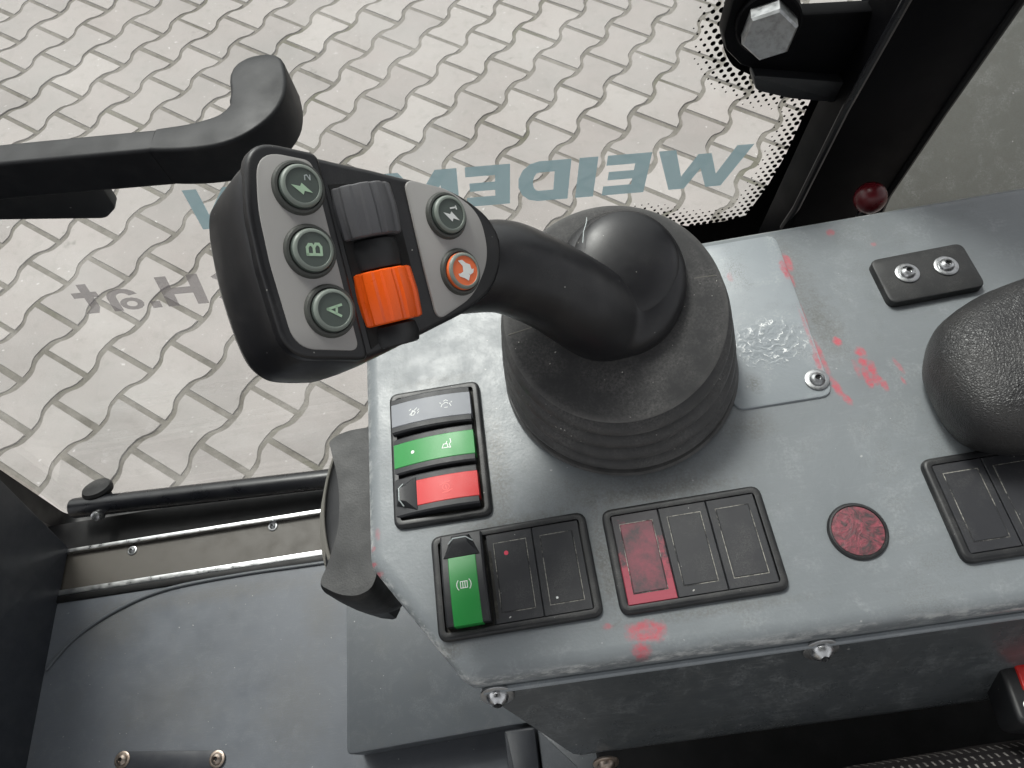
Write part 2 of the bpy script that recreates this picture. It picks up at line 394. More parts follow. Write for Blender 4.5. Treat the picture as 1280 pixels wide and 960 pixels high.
# ------------------------------------------------------------------ mesh tools (millimetres)
class MB:
    def __init__(s, mat=None):
        s.v, s.f, s.x = [], [], mat
    def add(s, p):
        p = Vector(p)
        s.v.append(s.x @ p if s.x else p)
        return len(s.v) - 1
    def face(s, idx):
        s.f.append(tuple(idx))
    def poly(s, pts):
        s.face([s.add(p) for p in pts])
    def loft(s, rings, closed=True, cap0=True, cap1=True):
        ids = [[s.add(p) for p in r] for r in rings]
        n = len(ids[0])
        for a, b in zip(ids, ids[1:]):
            for i in range(n if closed else n - 1):
                j = (i + 1) % n
                s.face((a[i], a[j], b[j], b[i]))
        if cap0: s.face(ids[0][::-1])
        if cap1: s.face(ids[-1])
        return s
    def slab(s, poly, z0, z1, bev=0.0, seg=2, bot=True):
        """CCW outline in XY raised from z0 to z1 with a rounded top edge"""
        rings = [[(x, y, z0) for x, y in poly]]
        if bev:
            for k in range(seg + 1):
                a = math.pi / 2 * k / seg
                q = inset(poly, bev * (1 - math.cos(a)))
                rings.append([(x, y, z1 - bev + bev * math.sin(a)) for x, y in q])
        else:
            rings.append([(x, y, z1) for x, y in poly])
        return s.loft(rings, cap0=bot)
    def box(s, x0, x1, y0, y1, z0, z1, bev=0.0, seg=1):
        return s.slab([(x0, y0), (x1, y0), (x1, y1), (x0, y1)], z0, z1, bev, seg)
    def lathe(s, prof, n=48, c=(0, 0, 0), cap=True):
        rings = [[(c[0] + r * math.cos(2 * math.pi * i / n), c[1] + r * math.sin(2 * math.pi * i / n), c[2] + z) for i in range(n)] for r, z in prof]
        return s.loft(rings, cap0=cap, cap1=cap)
    def tube(s, pts, r, n=16, sq=None):
        pts = [Vector(p) for p in pts]
        rings = []
        rr = r if isinstance(r, (list, tuple)) else [r] * len(pts)
        up = None
        for i, p in enumerate(pts):
            d = (pts[min(i + 1, len(pts) - 1)] - pts[max(i - 1, 0)]).normalized()
            if up is None:
                up = Vector((0, 0, 1)) if abs(d.z) < 0.9 else Vector((0, 1, 0))
            a = d.cross(up).normalized()
            b = a.cross(d).normalized()
            up = b
            rings.append([p + a * rr[i] * math.cos(2 * math.pi * k / n) + b * rr[i] * math.sin(2 * math.pi * k / n) for k in range(n)])
        return s.loft(rings)
    def ribbon(s, pts, w, z, closed=False):
        pts = [Vector((p[0], p[1], 0)) for p in pts]
        if closed: pts = pts + [pts[0]]
        for k, (a, b) in enumerate(zip(pts, pts[1:])):
            d = (b - a).normalized()
            q = Vector((-d.y, d.x, 0)) * w / 2
            e = d * w * 0.35
            zz = Vector((0, 0, z + 0.012 * (k % 5)))
            s.poly([a - e - q + zz, b + e - q + zz, b + e + q + zz, a - e + q + zz])
        return s

def inset(poly, d):
    n = len(poly)
    if abs(d) < 1e-6: return list(poly)
    out = []
    for i in range(n):
        p0, p1, p2 = Vector(poly[i - 1]), Vector(poly[i]), Vector(poly[(i + 1) % n])
        a = p1 - p0; b = p2 - p1
        if a.length < 1e-6: a = b.copy()
        if b.length < 1e-6: b = a.copy()
        a.normalize(); b.normalize()
        na, nb = Vector((-a.y, a.x)), Vector((-b.y, b.x))
        m = na + nb
        if m.length < 1e-4: m = na.copy()
        m.normalize()
        k = max(0.35, m.dot(na))
        q = p1 + m * (d / k)
        out.append((q.x, q.y))
    return out

def rnd(poly, r, seg=5):
    """fillet the corners of an outline"""
    out = []
    n = len(poly)
    rs = r if isinstance(r, (list, tuple)) else [r] * n
    for i in range(n):
        p0, p1, p2 = Vector(poly[i - 1]), Vector(poly[i]), Vector(poly[(i + 1) % n])
        a, b = (p0 - p1).normalized(), (p2 - p1).normalized()
        if rs[i] <= 0:
            out.append(tuple(p1)); continue
        ang = math.acos(max(-1, min(1, a.dot(b))))
        t = min(rs[i] / math.tan(ang / 2), (p0 - p1).length * 0.48, (p2 - p1).length * 0.48)
        s, e = p1 + a * t, p1 + b * t
        for k in range(seg + 1):
            u = k / seg
            q = s * (1 - u) ** 2 + p1 * 2 * u * (1 - u) + e * u * u
            out.append((q.x, q.y))
    return out

def rect(cx, cy, w, h, r=0, seg=5):
    p = [(cx - w / 2, cy - h / 2), (cx + w / 2, cy - h / 2), (cx + w / 2, cy + h / 2), (cx - w / 2, cy + h / 2)]
    return rnd(p, r, seg) if r else p

def circ(cx, cy, r, n=28):
    return [(cx + r * math.cos(2 * math.pi * i / n), cy + r * math.sin(2 * math.pi * i / n)) for i in range(n)]

def spline(pts, k=4, closed=True):
    P = [Vector(p) for p in pts]
    n = len(P)
    out = []
    for i in range(n if closed else n - 1):
        g = lambda j: P[j % n] if closed else P[max(0, min(n - 1, j))]
        a, b, c, d = g(i - 1), g(i), g(i + 1), g(i + 2)
        for j in range(k):
            t = j / k
            out.append(0.5 * (2 * b + (c - a) * t + (2 * a - 5 * b + 4 * c - d) * t * t + (3 * b - a - 3 * c + d) * t ** 3))
    if not closed: out.append(P[-1])
    return [tuple(p) for p in out]

ROOT = {}
LEVEL = set()
def build(name, mb, mat, parent=None, smooth=35, loc=None):
    me = bpy.data.meshes.new(name)
    if parent is not None:
        base = ROOT[parent.name]
    else:
        base = Vector(loc or (0, 0, 0))
    me.from_pydata([tuple((Vector(p) - base) * U) for p in mb.v], [], mb.f)
    me.materials.append(M[mat])
    if smooth:
        for p in me.polygons: p.use_smooth = True
        me.set_sharp_from_angle(angle=math.radians(smooth))
    me.validate()
    me.update()
    o = bpy.data.objects.new(name, me)
    COL.objects.link(o)
    if parent is not None:
        o.parent = parent
    else:
        o.location = base * U
    ROOT[o.name] = base
    return o

def thing(name, label, cat, loc, group=None):
    o = bpy.data.objects.new(name, None)
    o.empty_display_size = 0.02
    COL.objects.link(o)
    o.location = Vector(loc) * U
    ROOT[o.name] = Vector(loc)
    return tag(o, label, cat, group)

def tag(o, label, cat, group=None):
    o['label'] = label; o['category'] = cat
    if group: o['group'] = group
    return o

def structure(o):
    o['kind'] = 'structure'
    return o

def fixbolt(mx, r, h, washer, parent, mat='steel', n=32, seat='line'):
    """button-head socket screw on a washer; mx places its axis"""
    m = MB(mx).lathe([(washer, 0), (washer, 0.9), (washer - 0.5, 1.2), (r, 1.2)], n)
    b = build('bolt', m, 'dullsteel' if mat == 'steel' else mat, parent)
    prof = [(r, 1.2)] + [(r * math.cos(a), 1.2 + h * math.sin(a)) for a in (0.25, 0.55, 0.85, 1.1)] + [(r * 0.40, 1.2 + h), (r * 0.36, 1.2 + h * 0.45)]
    build('bolt_head', MB(mx).lathe(prof, n), mat, b)
    build('socket', MB(mx).lathe([(r * 0.35, 1.2 + h * 0.4), (r * 0.35, 1.2 + h * 0.52)], 6), seat, b)
    return b

# ================================================================== THE SETTING
# ------------------------------------------------------------------ yard paving
zlat = lambda x, y: -1263.8 - 0.12676 * (x + 700) + 0.00686 * (y - 1500)
th, PITCH = -0.64398, 142.75
sv, ev = (math.cos(th), math.sin(th)), (-math.sin(th), math.cos(th))
def latp(i, j):
    x = -1323.7 + sv[0] * PITCH * (i + j) + ev[0] * 100 * (i - j)
    y = 1031.8 + sv[1] * PITCH * (i + j) + ev[1] * 100 * (i - j)
    return FR @ Vector((x, y, zlat(x, y)))
A0, AI, AJ = latp(0, 0), latp(1, 0) - latp(0, 0), latp(0, 1) - latp(0, 0)
e1 = (AI - AJ); PL = e1.length; e1.normalize()
s1 = (AI + AJ) / 2; PW = s1.length; s1.normalize()
GZ = A0.z
pang = math.atan2(s1.y, s1.x)
g = MB()
g.poly([(-60000, -60000, GZ - 3), (60000, -60000, GZ - 3), (60000, 60000, GZ - 3), (-60000, 60000, GZ - 3)])
ground = structure(build('ground', g, 'joint', smooth=0))
LEVEL.add(ground.name)

def paver_rings(L=200.0, P=142.75, gap=6.2):
    d = 13.0
    ts = [0.0, 0.14, 0.21, 0.29, 0.36, 0.5, 0.64, 0.71, 0.79, 0.86, 1.0]
    def off(t):
        c = math.cos(2 * math.pi * t)
        return d * math.tanh(1.7 * c) / math.tanh(1.7)
    right = [(P / 2 + off(t) - gap, -L / 2 + gap + t * (L - 2 * gap)) for t in ts]
    left = [(-x, y) for x, y in right[::-1]]
    return right + left
PV = paver_rings()
def paver_mb():
    m = MB()
    m.loft([[(x, y, -6) for x, y in PV], [(x, y, 0) for x, y in inset(PV, 2.6)]], cap0=False)
    return m
# a paver lies between two straight joints: centred half a length along and half a pitch across from a joint's start
cells = []
camw = cam_o.matrix_world
camp = camw.translation / U
ci = camw.inverted()
for i in range(-14, 32):
    for j in range(-26, 14):
        p = A0 + AI * i + AJ * j + s1 * PW * 0.5 + e1 * PL * 0.5
        q = ci @ (p * U)
        if q.z > -0.2: continue
        px, py = 640 + 890.8 * q.x / -q.z, 480 - 890.8 * q.y / -q.z
        inview = -60 < px < 1040 and -60 < py < 690 and not (px > 480 and py > 330)
        cells.append((0 if inview else 1, (p - camp).length, p, px, py))
cells.sort(key=lambda c: (c[0], c[1]))
pmesh = None
rest = MB()
for k, (iv, dist, p, px, py) in enumerate(cells):
    jx, jy, jz, jr = random.uniform(-1.6, 1.6), random.uniform(-1.6, 1.6), random.uniform(-1.5, 1.5), random.uniform(-.008, .008)
    if k < 300:
        if pmesh is None:
            pmesh = bpy.data.meshes.new('paver')
            mb = paver_mb()
            pmesh.from_pydata([tuple(v * U) for v in mb.v], [], mb.f)
            pmesh.materials.append(M['paver'])
        o = bpy.data.objects.new('paver', pmesh)
        COL.objects.link(o)
        o.parent = ground
        o.location = (p + Vector((jx, jy, jz))) * U
        o.rotation_euler = (random.uniform(-.006, .006), random.uniform(-.006, .006), pang + jr)
    elif px > -900 and px < 2000 and py > -500 and py < 1500:
        rest.x = Matrix.Translation(p + Vector((jx, jy, jz))) @ Matrix.Rotation(pang + jr, 4, 'Z')
        mb = paver_mb()
        base = len(rest.v)
        for v in mb.v: rest.add(v)
        rest.f += [tuple(i + base for i in f) for f in mb.f]
rest.x = None
ro = build('pavers_beyond', rest, 'paver', ground, smooth=0)
ro['kind'] = 'stuff'

# ------------------------------------------------------------------ unseen cab roof, added and sized to shade the inside
structure(build('shade_roof', MB().box(-760, 720, -520, 430, 960, 1010, 20, 3), 'wall'))
# ------------------------------------------------------------------ cab floor and front wall
m = MB(); m.box(-660, 420, -500, 268, -470, -450)
floor = structure(build('cab_floor', m, 'floor'))
# raised rim of the floor mat, curving along the sill
rim = spline([(-629, 176, -449), (-600, 208, -449), (-550, 234, -449), (-492, 249, -449), (-400, 253, -449), (-309, 252, -449), (-120, 250, -449)], 8, False)
build('mat_edge', MB().tube(rim, 2.2, 10), 'pedestal', floor)
m = MB(Matrix.Translation((-640, 0, 0)) @ Matrix.Rotation(math.pi / 2, 4, 'Z') @ Matrix.Rotation(math.pi / 2, 4, 'X'))
wp = rnd([(-420, -452), (322, -452), (366, -322), (420, -150), (420, 150), (-420, 150)], [0, 6, 12, 0, 0, 0])
m.slab(wp, -8, 8, 2.0, 2)
wall = tag(build('front_wall', m, 'wall'), 'dark blue-grey panel wall rising from the floor at the left edge', 'panel')

# ------------------------------------------------------------------ door sill
sill = thing('door_sill', 'aluminium channel sill with bright flanges and a dirty web along the floor', 'sill', (-400, 290, -455))
m = MB(); m.box(-640, 120, 268, 314, -462, -455)
build('channel_web', m, 'web', sill)
m = MB(); m.box(-641, 120, 314.2, 319, -462, -448, 0.8, 2)
build('channel_flange', m, 'alu', sill)
m = MB(); m.box(-641, 120, 261.5, 267.8, -462, -449, 0.8, 2)
build('channel_flange', m, 'alu', sill)
for x, y in ((-548, 306), (-367, 309), (-150, 307)):
    fixbolt(Matrix.Translation((x, y, -455)), 4.0, 2.6, 6.0, sill, 'dullsteel', 20)
m = MB(); m.box(-636, 120, 252, 261, -464, -447.5, 2.0, 2)
build('sill_seal', m, 'seal', sill)
# ------------------------------------------------------------------ raised box on the floor and pedestal
m = MB(); m.slab(rnd([(-256, 42), (-95, 48), (140, 48), (140, 235), (-256, 235)], [6, 0, 0, 0, 0]), -450, -400, 2.5, 2)
box = tag(build('floor_box', m, 'pedestal'), 'low grey sheet-metal box on the cab floor below the console', 'box')
m = MB(); m.slab(rnd([(-90, -160), (-63, -160), (-63, 40), (-90, 40)], 2), -450, -330, 2)
ped = thing('seat_pedestal', 'grey sheet-metal pedestal standing under the console at the bottom of the picture', 'pedestal', (-40, -60, -450))
build('side_panel', m, 'wall', ped)
m = MB(); m.slab(rnd([(-61, -160), (120, -160), (120, 38), (-61, 38)], 2), -450, -334, 2)
build('front_panel', m, 'pedestal', ped)
# floor plate with two bolts at the bottom edge
fp = thing('floor_bracket', 'dark flat bracket with two rusty bolts on the floor, bottom left', 'bracket', (-465, 60, -450))
m = MB(Matrix.Translation((-467, 64, 0)) @ Matrix.Rotation(-0.11, 4, 'Z')); m.slab(rect(0, 0, 122, 17, 8), -450, -448, .6, 2)
build('bracket_plate', m, 'wall', fp)
M['rusty'] = metal('rusty_steel', (0.42, 0.36, 0.31, 1), 0.4, 300, 0.75, (0.14, 0.07, 0.035, 1))
for x, y in ((-520, 70), (-413, 58)):
    fixbolt(Matrix.Translation((x, y, -448)), 6, 4, 8.5, fp, 'rusty', 24)
m = MB(Matrix.Translation((-560, 56, 0)) @ Matrix.Rotation(-0.10, 4, 'Z')); m.slab(rect(0, 0, 240, 10, 2), -450, -447, 0.8, 1)
tag(build('floor_strip', m, 'floor'), 'thin grey metal strip lying on the floor at the bottom left corner', 'strip')

# ================================================================== DOOR
GY = 390
door = thing('cab_door', 'glazed cab door with black dotted edge and blue-grey lettering, seen from inside', 'door', (-200, GY, -520))
DX = Matrix.Translation((0, GY, 0)) @ Matrix.Rotation(math.pi / 2, 4, 'X')   # local (x, y, z) -> frame (x, GY - z, y)
gl = [(-686, -507), (-600, -519), (-300, -560), (-180, -560), (-120, -400), (-40, -160), (60, -100), (96, -106), (135, -113), (181, -112), (206, -5), (260, 250), (260, 600), (-760, 600), (-760, 250), (-700, -100)]
gout = rnd([(-640, -322 + 60), (-660, -400), (-684, -505), (-600, -522), (-250, -565), (-150, -520), (-60, -180), (60, -112), (190, -122), (212, 0), (330, 420), (330, 700), (-560, 700), (-600, 0)], 14, 4)
pane = build('glass_pane', MB(DX).slab(gout, 0, -5), 'glass', door, smooth=0)
pane['label'] = 'clear window glass with mirrored lettering'

# black ceramic border with its dots
def band(name, poly, z0, z1, parent, mat='frit'):
    return build(name, MB(DX).slab(poly, z0, z1), mat, parent, smooth=0)
edge_r = [(96, -90), (135, -112), (160, -113), (181, -110), (191, -83), (199, -53), (206, -5), (211, 18)]
clampc = (158, 62)
SOLID = solid = [(60, -104), (97, -101), (135, -120), (166, -122), (184, -119), (196, -88), (204, -57), (211, -8), (214, 22), (250, 160), (320, 420), (375, 420), (303, 43), (280, -122), (275, -240), (60, -240)]
band('frit_border', solid, 0.6, 1.0, door)
ring = spline([(150, 130), (144, 105), (141.8, 80.6), (141.0, 65), (142.4, 50), (150.6, 34), (164, 23.5), (172, 16), (190, 8), (214, 2)], 4, False)
band('frit_border', ring + [(216, 40), (176, 70), (172, 130)], 0.62, 0.98, door)
dots = MB(DX)
def seglist(P): return [(Vector(a), Vector(b)) for a, b in zip(P, P[1:])]
segs = seglist([(218, 40), (214, 22), (211, -8), (204, -57), (196, -88), (184, -119), (166, -122), (135, -120), (97, -101), (60, -104)]) + seglist(ring)
def inpoly(p, poly):
    c = False
    for k in range(len(poly)):
        a, b = poly[k - 1], poly[k]
        if (a[1] > p.y) != (b[1] > p.y) and p.x < (b[0] - a[0]) * (p.y - a[1]) / (b[1] - a[1]) + a[0]: c = not c
    return c
RINGP = ring + [(216, 40), (176, 70), (172, 130)]
pitch = 5.4
for i in range(-10, 60):
    for j in range(-60, 70):
        c = Vector((60 + i * pitch + (pitch / 2 if j % 2 else 0), j * pitch * 0.82))
        if inpoly(c, SOLID) or inpoly(c, RINGP): continue
        dmin = 99
        for a, b in segs:
            u = max(0, min(1, (c - a).dot(b - a) / max(1e-6, (b - a).length_squared)))
            dmin = min(dmin, (c - a - (b - a) * u).length)
        if dmin > 19 or c.x > 222: continue
        rad = 1.75 * (1 - dmin / 19) + 0.5
        dots.poly([(c.x + rad * math.cos(a * math.pi / 4), c.y + rad * math.sin(a * math.pi / 4), 0.8) for a in range(8)])
dd = build('frit_dots', dots, 'frit', door, smooth=0)
dd['kind'] = 'stuff'

# lettering on the outside reads right way round from the yard, mirrored from the cab
def word(glyphs, start, direction, up, height, mat, slant=0.0):
    d = Vector(direction).normalized()
    u = Vector(up).normalized()
    pen = 0.0
    for w, gap, strokes in glyphs:
        mb = MB(DX)
        for k, st in enumerate(strokes):
            pts = []
            for (a, b) in st:
                p = Vector(start) + d * (pen + a * w + slant * b * height) + u * b * height
                pts.append((p.x, p.y, 1.25))
            mb.poly(pts)
        build('letter', mb, mat, pane, smooth=0)
        pen += w + gap
def arc(cx, cy, rx, ry, a0, a1, tx, ty, n=7):
    o = []
    for k in range(n + 1):
        a = math.radians(a0 + (a1 - a0) * k / n)
        o.append((cx + rx * math.cos(a), cy + ry * math.sin(a)))
    i = [(cx + (rx - tx) * math.cos(math.radians(a0 + (a1 - a0) * k / n)), cy + (ry - ty) * math.sin(math.radians(a0 + (a1 - a0) * k / n))) for k in range(n, -1, -1)]
    quads = []
    for k in range(n):
        quads.append([o[k], o[k + 1], i[n - 1 - k], i[n - k]])
    return quads
gW = [[(0, 1), (.18, 1), (.31, .33), (.43, .86), (.57, .86), (.69, .33), (.82, 1), (1, 1), (.79, 0), (.62, 0), (.50, .5), (.38, 0), (.21, 0)]]
gE = [[(0, 0), (1, 0), (1, .24), (.34, .24), (.34, .39), (.92, .39), (.92, .6), (.34, .6), (.34, .76), (1, .76), (1, 1), (0, 1)]]
gI = [[(0, 0), (1, 0), (1, 1), (0, 1)]]
gD = [[(0, 0), (.30, 0), (.30, 1), (0, 1)], [(.30, .73), (.6, .73), (.6, 1), (.30, 1)], [(.30, 0), (.6, 0), (.6, .27), (.30, .27)]] + arc(.6, .5, .4, .5, -90, 90, .29, .27)
gM = [[(0, 0), (0, 1), (.27, 1), (.5, .42), (.73, 1), (1, 1), (1, 0), (.78, 0), (.78, .62), (.58, .1), (.42, .1), (.22, .62), (.22, 0)]]
gA = [[(0, 0), (.25, 0), (.32, .2), (.5, .2), (.5, .38), (.37, .38), (.5, .76), (.5, 1), (.38, 1)], [(1, 0), (.75, 0), (.68, .2), (.5, .2), (.5, .38), (.63, .38), (.5, .76), (.5, 1), (.62, 1)]]
gN = [[(0, 0), (0, 1), (.26, 1), (.74, .36), (.74, 1), (1, 1), (1, 0), (.74, 0), (.26, .64), (.26, 0)]]
word([(72, 5, gW), (33, 7, gE), (14, 6, gI), (39, 6, gD), (33, 6, gE), (58, 6, gM), (44, 4, gA), (38, 6, gN), (38, 0, gN)],
     (172, -79), (-1, .131), (.131, 1), 40.5, 'letter')
hU = [[(0, .3), (.26, .3), (.26, 1), (0, 1)], [(.74, .3), (1, .3), (1, 1), (.74, 1)]] + arc(.5, .32, .5, .32, 180, 360, .26, .2)
hC = arc(.5, .5, .5, .5, 45, 315, .24, .2, 12)
hH = [[(0, 0), (.27, 0), (.27, .4), (.73, .4), (.73, 0), (1, 0), (1, 1), (.73, 1), (.73, .62), (.27, .62), (.27, 1), (0, 1)]]
hdot = [[(0, 0), (1, 0), (1, .23), (0, .23)]]
ha = [[(.72, 0), (1, 0), (1, .46), (.72, .46)]] + arc(.52, .46, .48, .28, 0, 165, .28, .15) + arc(.36, .215, .36, .215, 0, 360, .2, .12, 14)
ht = [[(.22, .2), (.6, .2), (.6, .54), (1, .54), (1, .72), (.6, .72), (.6, .98), (.22, .98), (.22, .72), (0, .72), (0, .54), (.22, .54)], [(.22, .2), (.6, .2), (.95, 0), (.4, 0)]]
word([(40, 4, gM), (36, 3, gA), (33, 4, hU), (32, 5, hC), (34, 5, hH), (8, 5, hdot), (27, 5, ha), (20, 0, ht)],
     (-123, -131), (-1, .131), (.131, 1), 40, 'letter2', -0.10)

# door frame: black seals around the glass at the bottom left, push bar, stop buffer
frame = rnd([(-640, -262), (-684, -505), (-600, -522), (-160, -560), (-160, -640), (-760, -640), (-760, -200), (-650, -200)], [0, 20, 0, 0, 0, 0, 0, 0], 6)
build('door_frame', MB(DX).slab(frame, 0.5, 30, 3, 2), 'seal', door)
build('frame_base', MB().box(-680, 100, 320, 362, -520, -466, 2, 2), 'seal', door)
bar = build('push_bar', MB().tube([(-627, 369, -440), (-624, 369, -440), (-300, 354, -440), (-140, 347, -440)], [12.2, 13, 12.4, 12.4], 24), 'tube', door)
build('bar_bolt', MB(Matrix.Translation((-590, 352, -436)) @ Matrix.Rotation(0.5, 4, 'X')).lathe([(6.2, -8), (6.2, 2), (5.2, 4.2), (2.5, 5.2)], 24), 'steel', bar)
build('bar_bolt', MB(Matrix.Translation((-205, 335, -436)) @ Matrix.Rotation(0.5, 4, 'X')).lathe([(6.2, -8), (6.2, 2), (5.2, 4.2), (2.5, 5.2)], 24), 'steel', bar)
build('stop_buffer', MB(Matrix.Translation((-595, 380, -450)) @ Matrix.Rotation(-0.5, 4, 'X')).lathe([(12, -10), (12, 8), (18, 12), (19, 17), (17, 21), (10, 22.5)], 28), 'seal', door)

# hinge clamp with its big hex bolt
HY = 352
hx = Matrix.Translation((0, HY, 0)) @ Matrix.Rotation(math.pi / 2, 4, 'X')
hinge = build('hinge_arm', MB(hx).slab(rnd([(131, 112), (128, 86), (131, 76), (142, 63), (152, 58), (213, 38), (300, 60), (300, 110), (226, 82), (172, 90), (163, 98), (160, 118)], [0, 8, 8, 10, 6, 4, 0, 0, 10, 8, 6, 0]), -10, 0, 2, 2), 'pillar', door)
build('hinge_flange', MB(Matrix.Translation((0, 348, 0)) @ Matrix.Rotation(math.pi / 2, 4, 'X')).slab(rnd([(147, 61), (151, 49), (174, 38), (214, 25), (210, 42)], [2, 8, 6, 2, 2], 5), -6, 3, 1.2, 2), 'black', hinge)
hb = Matrix.Translation((148, 338, 95)) @ Matrix.Rotation(math.pi / 2 - 0.12, 4, 'X') @ Matrix.Rotation(-0.25, 4, 'Y')
build('washer', MB(hb).lathe([(17.5, -14), (17.5, -6), (16.5, -5)], 40), 'pillar', hinge)
bolt = MB(hb)
hexo = [(14.6 * math.cos(math.pi / 3 * k + 0.3), 14.6 * math.sin(math.pi / 3 * k + 0.3)) for k in range(6)]
rings = []
for zz, ins in ((-6, 0), (4.6, 0), (6.0, 1.1)):
    q = inset(hexo, ins)
    # chamfer: pull corners in on the top ring
    rings.append([(x, y, zz) for x, y in q])
bolt.loft(rings)
build('hex_bolt', bolt, 'dullsteel', hinge, smooth=20)
# red reflector edge at the top of the window
tag(build('red_lamp', MB(DX).slab(rnd([(112, 132), (128, 106), (140, 120), (130, 150)], 5), -60, -40, 3, 2), 'redknob'), 'dark red lamp edge behind the glass above the hinge bolt', 'lamp')

# grab handle on the door
gh = thing('grab_handle', 'black door grab handle with grey upper face, bent towards the glass', 'handle', (-200, 340, 80))
def barsec(path, h, w, top):
    """rounded rectangular bar sections; path = (x, y), width w across, height h below top"""
    rings = []
    P = [Vector(p) for p in path]
    for i, p in enumerate(P):
        d = (P[min(i + 1, len(P) - 1)] - P[max(i - 1, 0)]).normalized()
        nn = Vector((-d.y, d.x))
        wi = w[i] if isinstance(w, list) else w
        hi = h[i] if isinstance(h, list) else h
        sec = rnd([(-wi / 2, -hi), (wi / 2, -hi), (wi / 2, 0), (-wi / 2, 0)], 2.2, 3)
        rings.append([(p.x + nn.x * a, p.y + nn.y * a, top + b) for a, b in sec])
    return rings
b1 = barsec([(-420, 358), (-330, 347.5), (-286, 343), (-195, 331)], 27, 16.5, 105)
build('handle_bar', MB().loft(b1), 'handletop', gh)
elbow = spline([(-194.5, 331), (-172, 328), (-152, 330), (-139, 341), (-136, 356), (-137.5, 370)], 5, False)
ntail = len(elbow)
elbow += [(-138, 375), (-138.3, 379.5), (-138.5, 383), (-138.6, 385), (-138.6, 385.8)]
ne = len(elbow)
b2 = barsec(elbow, [27 - 0 * k for k in range(ne)], [16.8 + 16 * min(1, (k / (ntail - 1)) * 1.4) for k in range(ntail)] + [32, 29.0, 23.5, 16, 9], 105.4)
build('handle_elbow', MB().loft(b2), 'handletop', gh)
hm = Matrix.Translation((0, 344, 0)) @ Matrix.Rotation(math.pi / 2, 4, 'X')
build('latch_lever', MB(hm).slab(rnd([(-420, 80), (-264, 43), (-253, 50), (-248, 84), (-420, 110)], [0, 9, 7, 0, 0]), -8, 0, 1.5, 2), 'black', gh)

# ------------------------------------------------------------------ pillar and rear panel
PX = Matrix.Translation((0, 330, 0)) @ Matrix.Rotation(math.pi / 2, 4, 'X')
pil = thing('rear_pillar', 'black slanted door pillar running up to the top right', 'pillar', (210, 340, -120))
ppoly = [(178, -150), (255, -150), (258, -52), (281, 95), (420, 520), (330, 520), (216, 104), (203, 34)]
build('pillar_tube', MB(PX).slab(ppoly, -30, 0, 4, 3), 'pillar', pil)
build('pillar_seal', MB().tube([(258, 331, -90), (257, 331, -52), (268, 331, 20), (281, 331, 93), (350, 331, 310)], 3.0, 8), 'seal', pil)
build('pillar_edge', MB().tube([(190, 336, -75), (193, 332, -50), (204, 332, 34), (217, 332, 104), (280, 332, 330)], 2.6, 8), 'tube', pil)
build('hose', MB().tube(spline([(96, 350, -108), (112, 338, -100), (140, 334, -96), (175, 333, -104), (205, 333, -98)], 5, False), 6, 12), 'seal', pil)
RX = Matrix.Translation((0, 400, -160)) @ Matrix.Rotation(0.55, 4, 'X')
rp = tag(build('rear_panel', MB(RX).slab([(185, -60), (900, -60), (900, 700), (790, 700)], -14, 0, 4, 2), 'rear'), 'dull beige-grey side panel behind the pillar at the right edge', 'panel')
kn = thing('ball_knob', 'dark red ball knob peeking up behind the console back edge', 'knob', (224, 302, -60))
kp = [(10.2 * math.sin(math.pi * k / 14), -10.2 * math.cos(math.pi * k / 14)) for k in range(1, 15)]
build('ball', MB(Matrix.Translation((224, 302, -16))).lathe(kp[:-1] + [(0.4, 10.2)], 28), 'redknob', kn)
build('lever', MB().tube([(224, 302, -60), (224, 302, -24)], 4, 12), 'tube', kn)

# ================================================================== CONSOLE
con = thing('side_console', 'grey painted side console with chamfered corner, scuffed and splashed with red paint', 'console', CON_LOC)
plan = rnd([(-110, 281), (-110, 108), (-63, 42), (520, 42), (520, 281)], [20, 16, 12, 0, 0], 7)
m = MB()
rings = [[(x, y, -16) for x, y in plan]]
for k in range(8):
    a = math.pi / 2 * k / 7
    rings.append([(x, y, -9 + 9 * math.sin(a)) for x, y in inset(plan, 9 * (1 - math.cos(a)))])
m.loft(rings)
build('top_cover', m, 'cover', con, 30)
# lower body: slopes in towards the seat under the front edge, cut away below
lb = MB()
prof = [(43.5, -16.0), (40.2, -16.2), (38.2, -17.8), (36.5, -22)]
fy = lambda s: (41 - .4 * s, -14 - .92 * s)
stations = [(0, 43.5, -17.2), (1, 42.2, -16.6), (3, 41, -17.5)]
def lowring(s, x0):
    y, z = fy(s)
    return y, z, x0
rows = []
for s, x0 in ((2.5, -58), (4.0, -57.5), (12, -53.5), (45, -37), (66, -27), (78, -21)):
    y, z = fy(s)
    rows.append((x0, y, z))
rows += [(-17, 9.0, -95), (-12, 16, -110), (-5, 40, -122)]
lb.loft([[(x, y, z) for x, y, z in rows], [(520, y, z) for x, y, z in rows]], closed=False, cap0=False, cap1=False)
# end skin going back from the slanted edge
lb.loft([[(x, y, z) for x, y, z in rows], [(x + 14, 120, z) for x, y, z in rows], [(x + 14, 270, z) for x, y, z in rows]], closed=False, cap0=False, cap1=False)
low = build('lower_body', lb, 'body', con, 50)
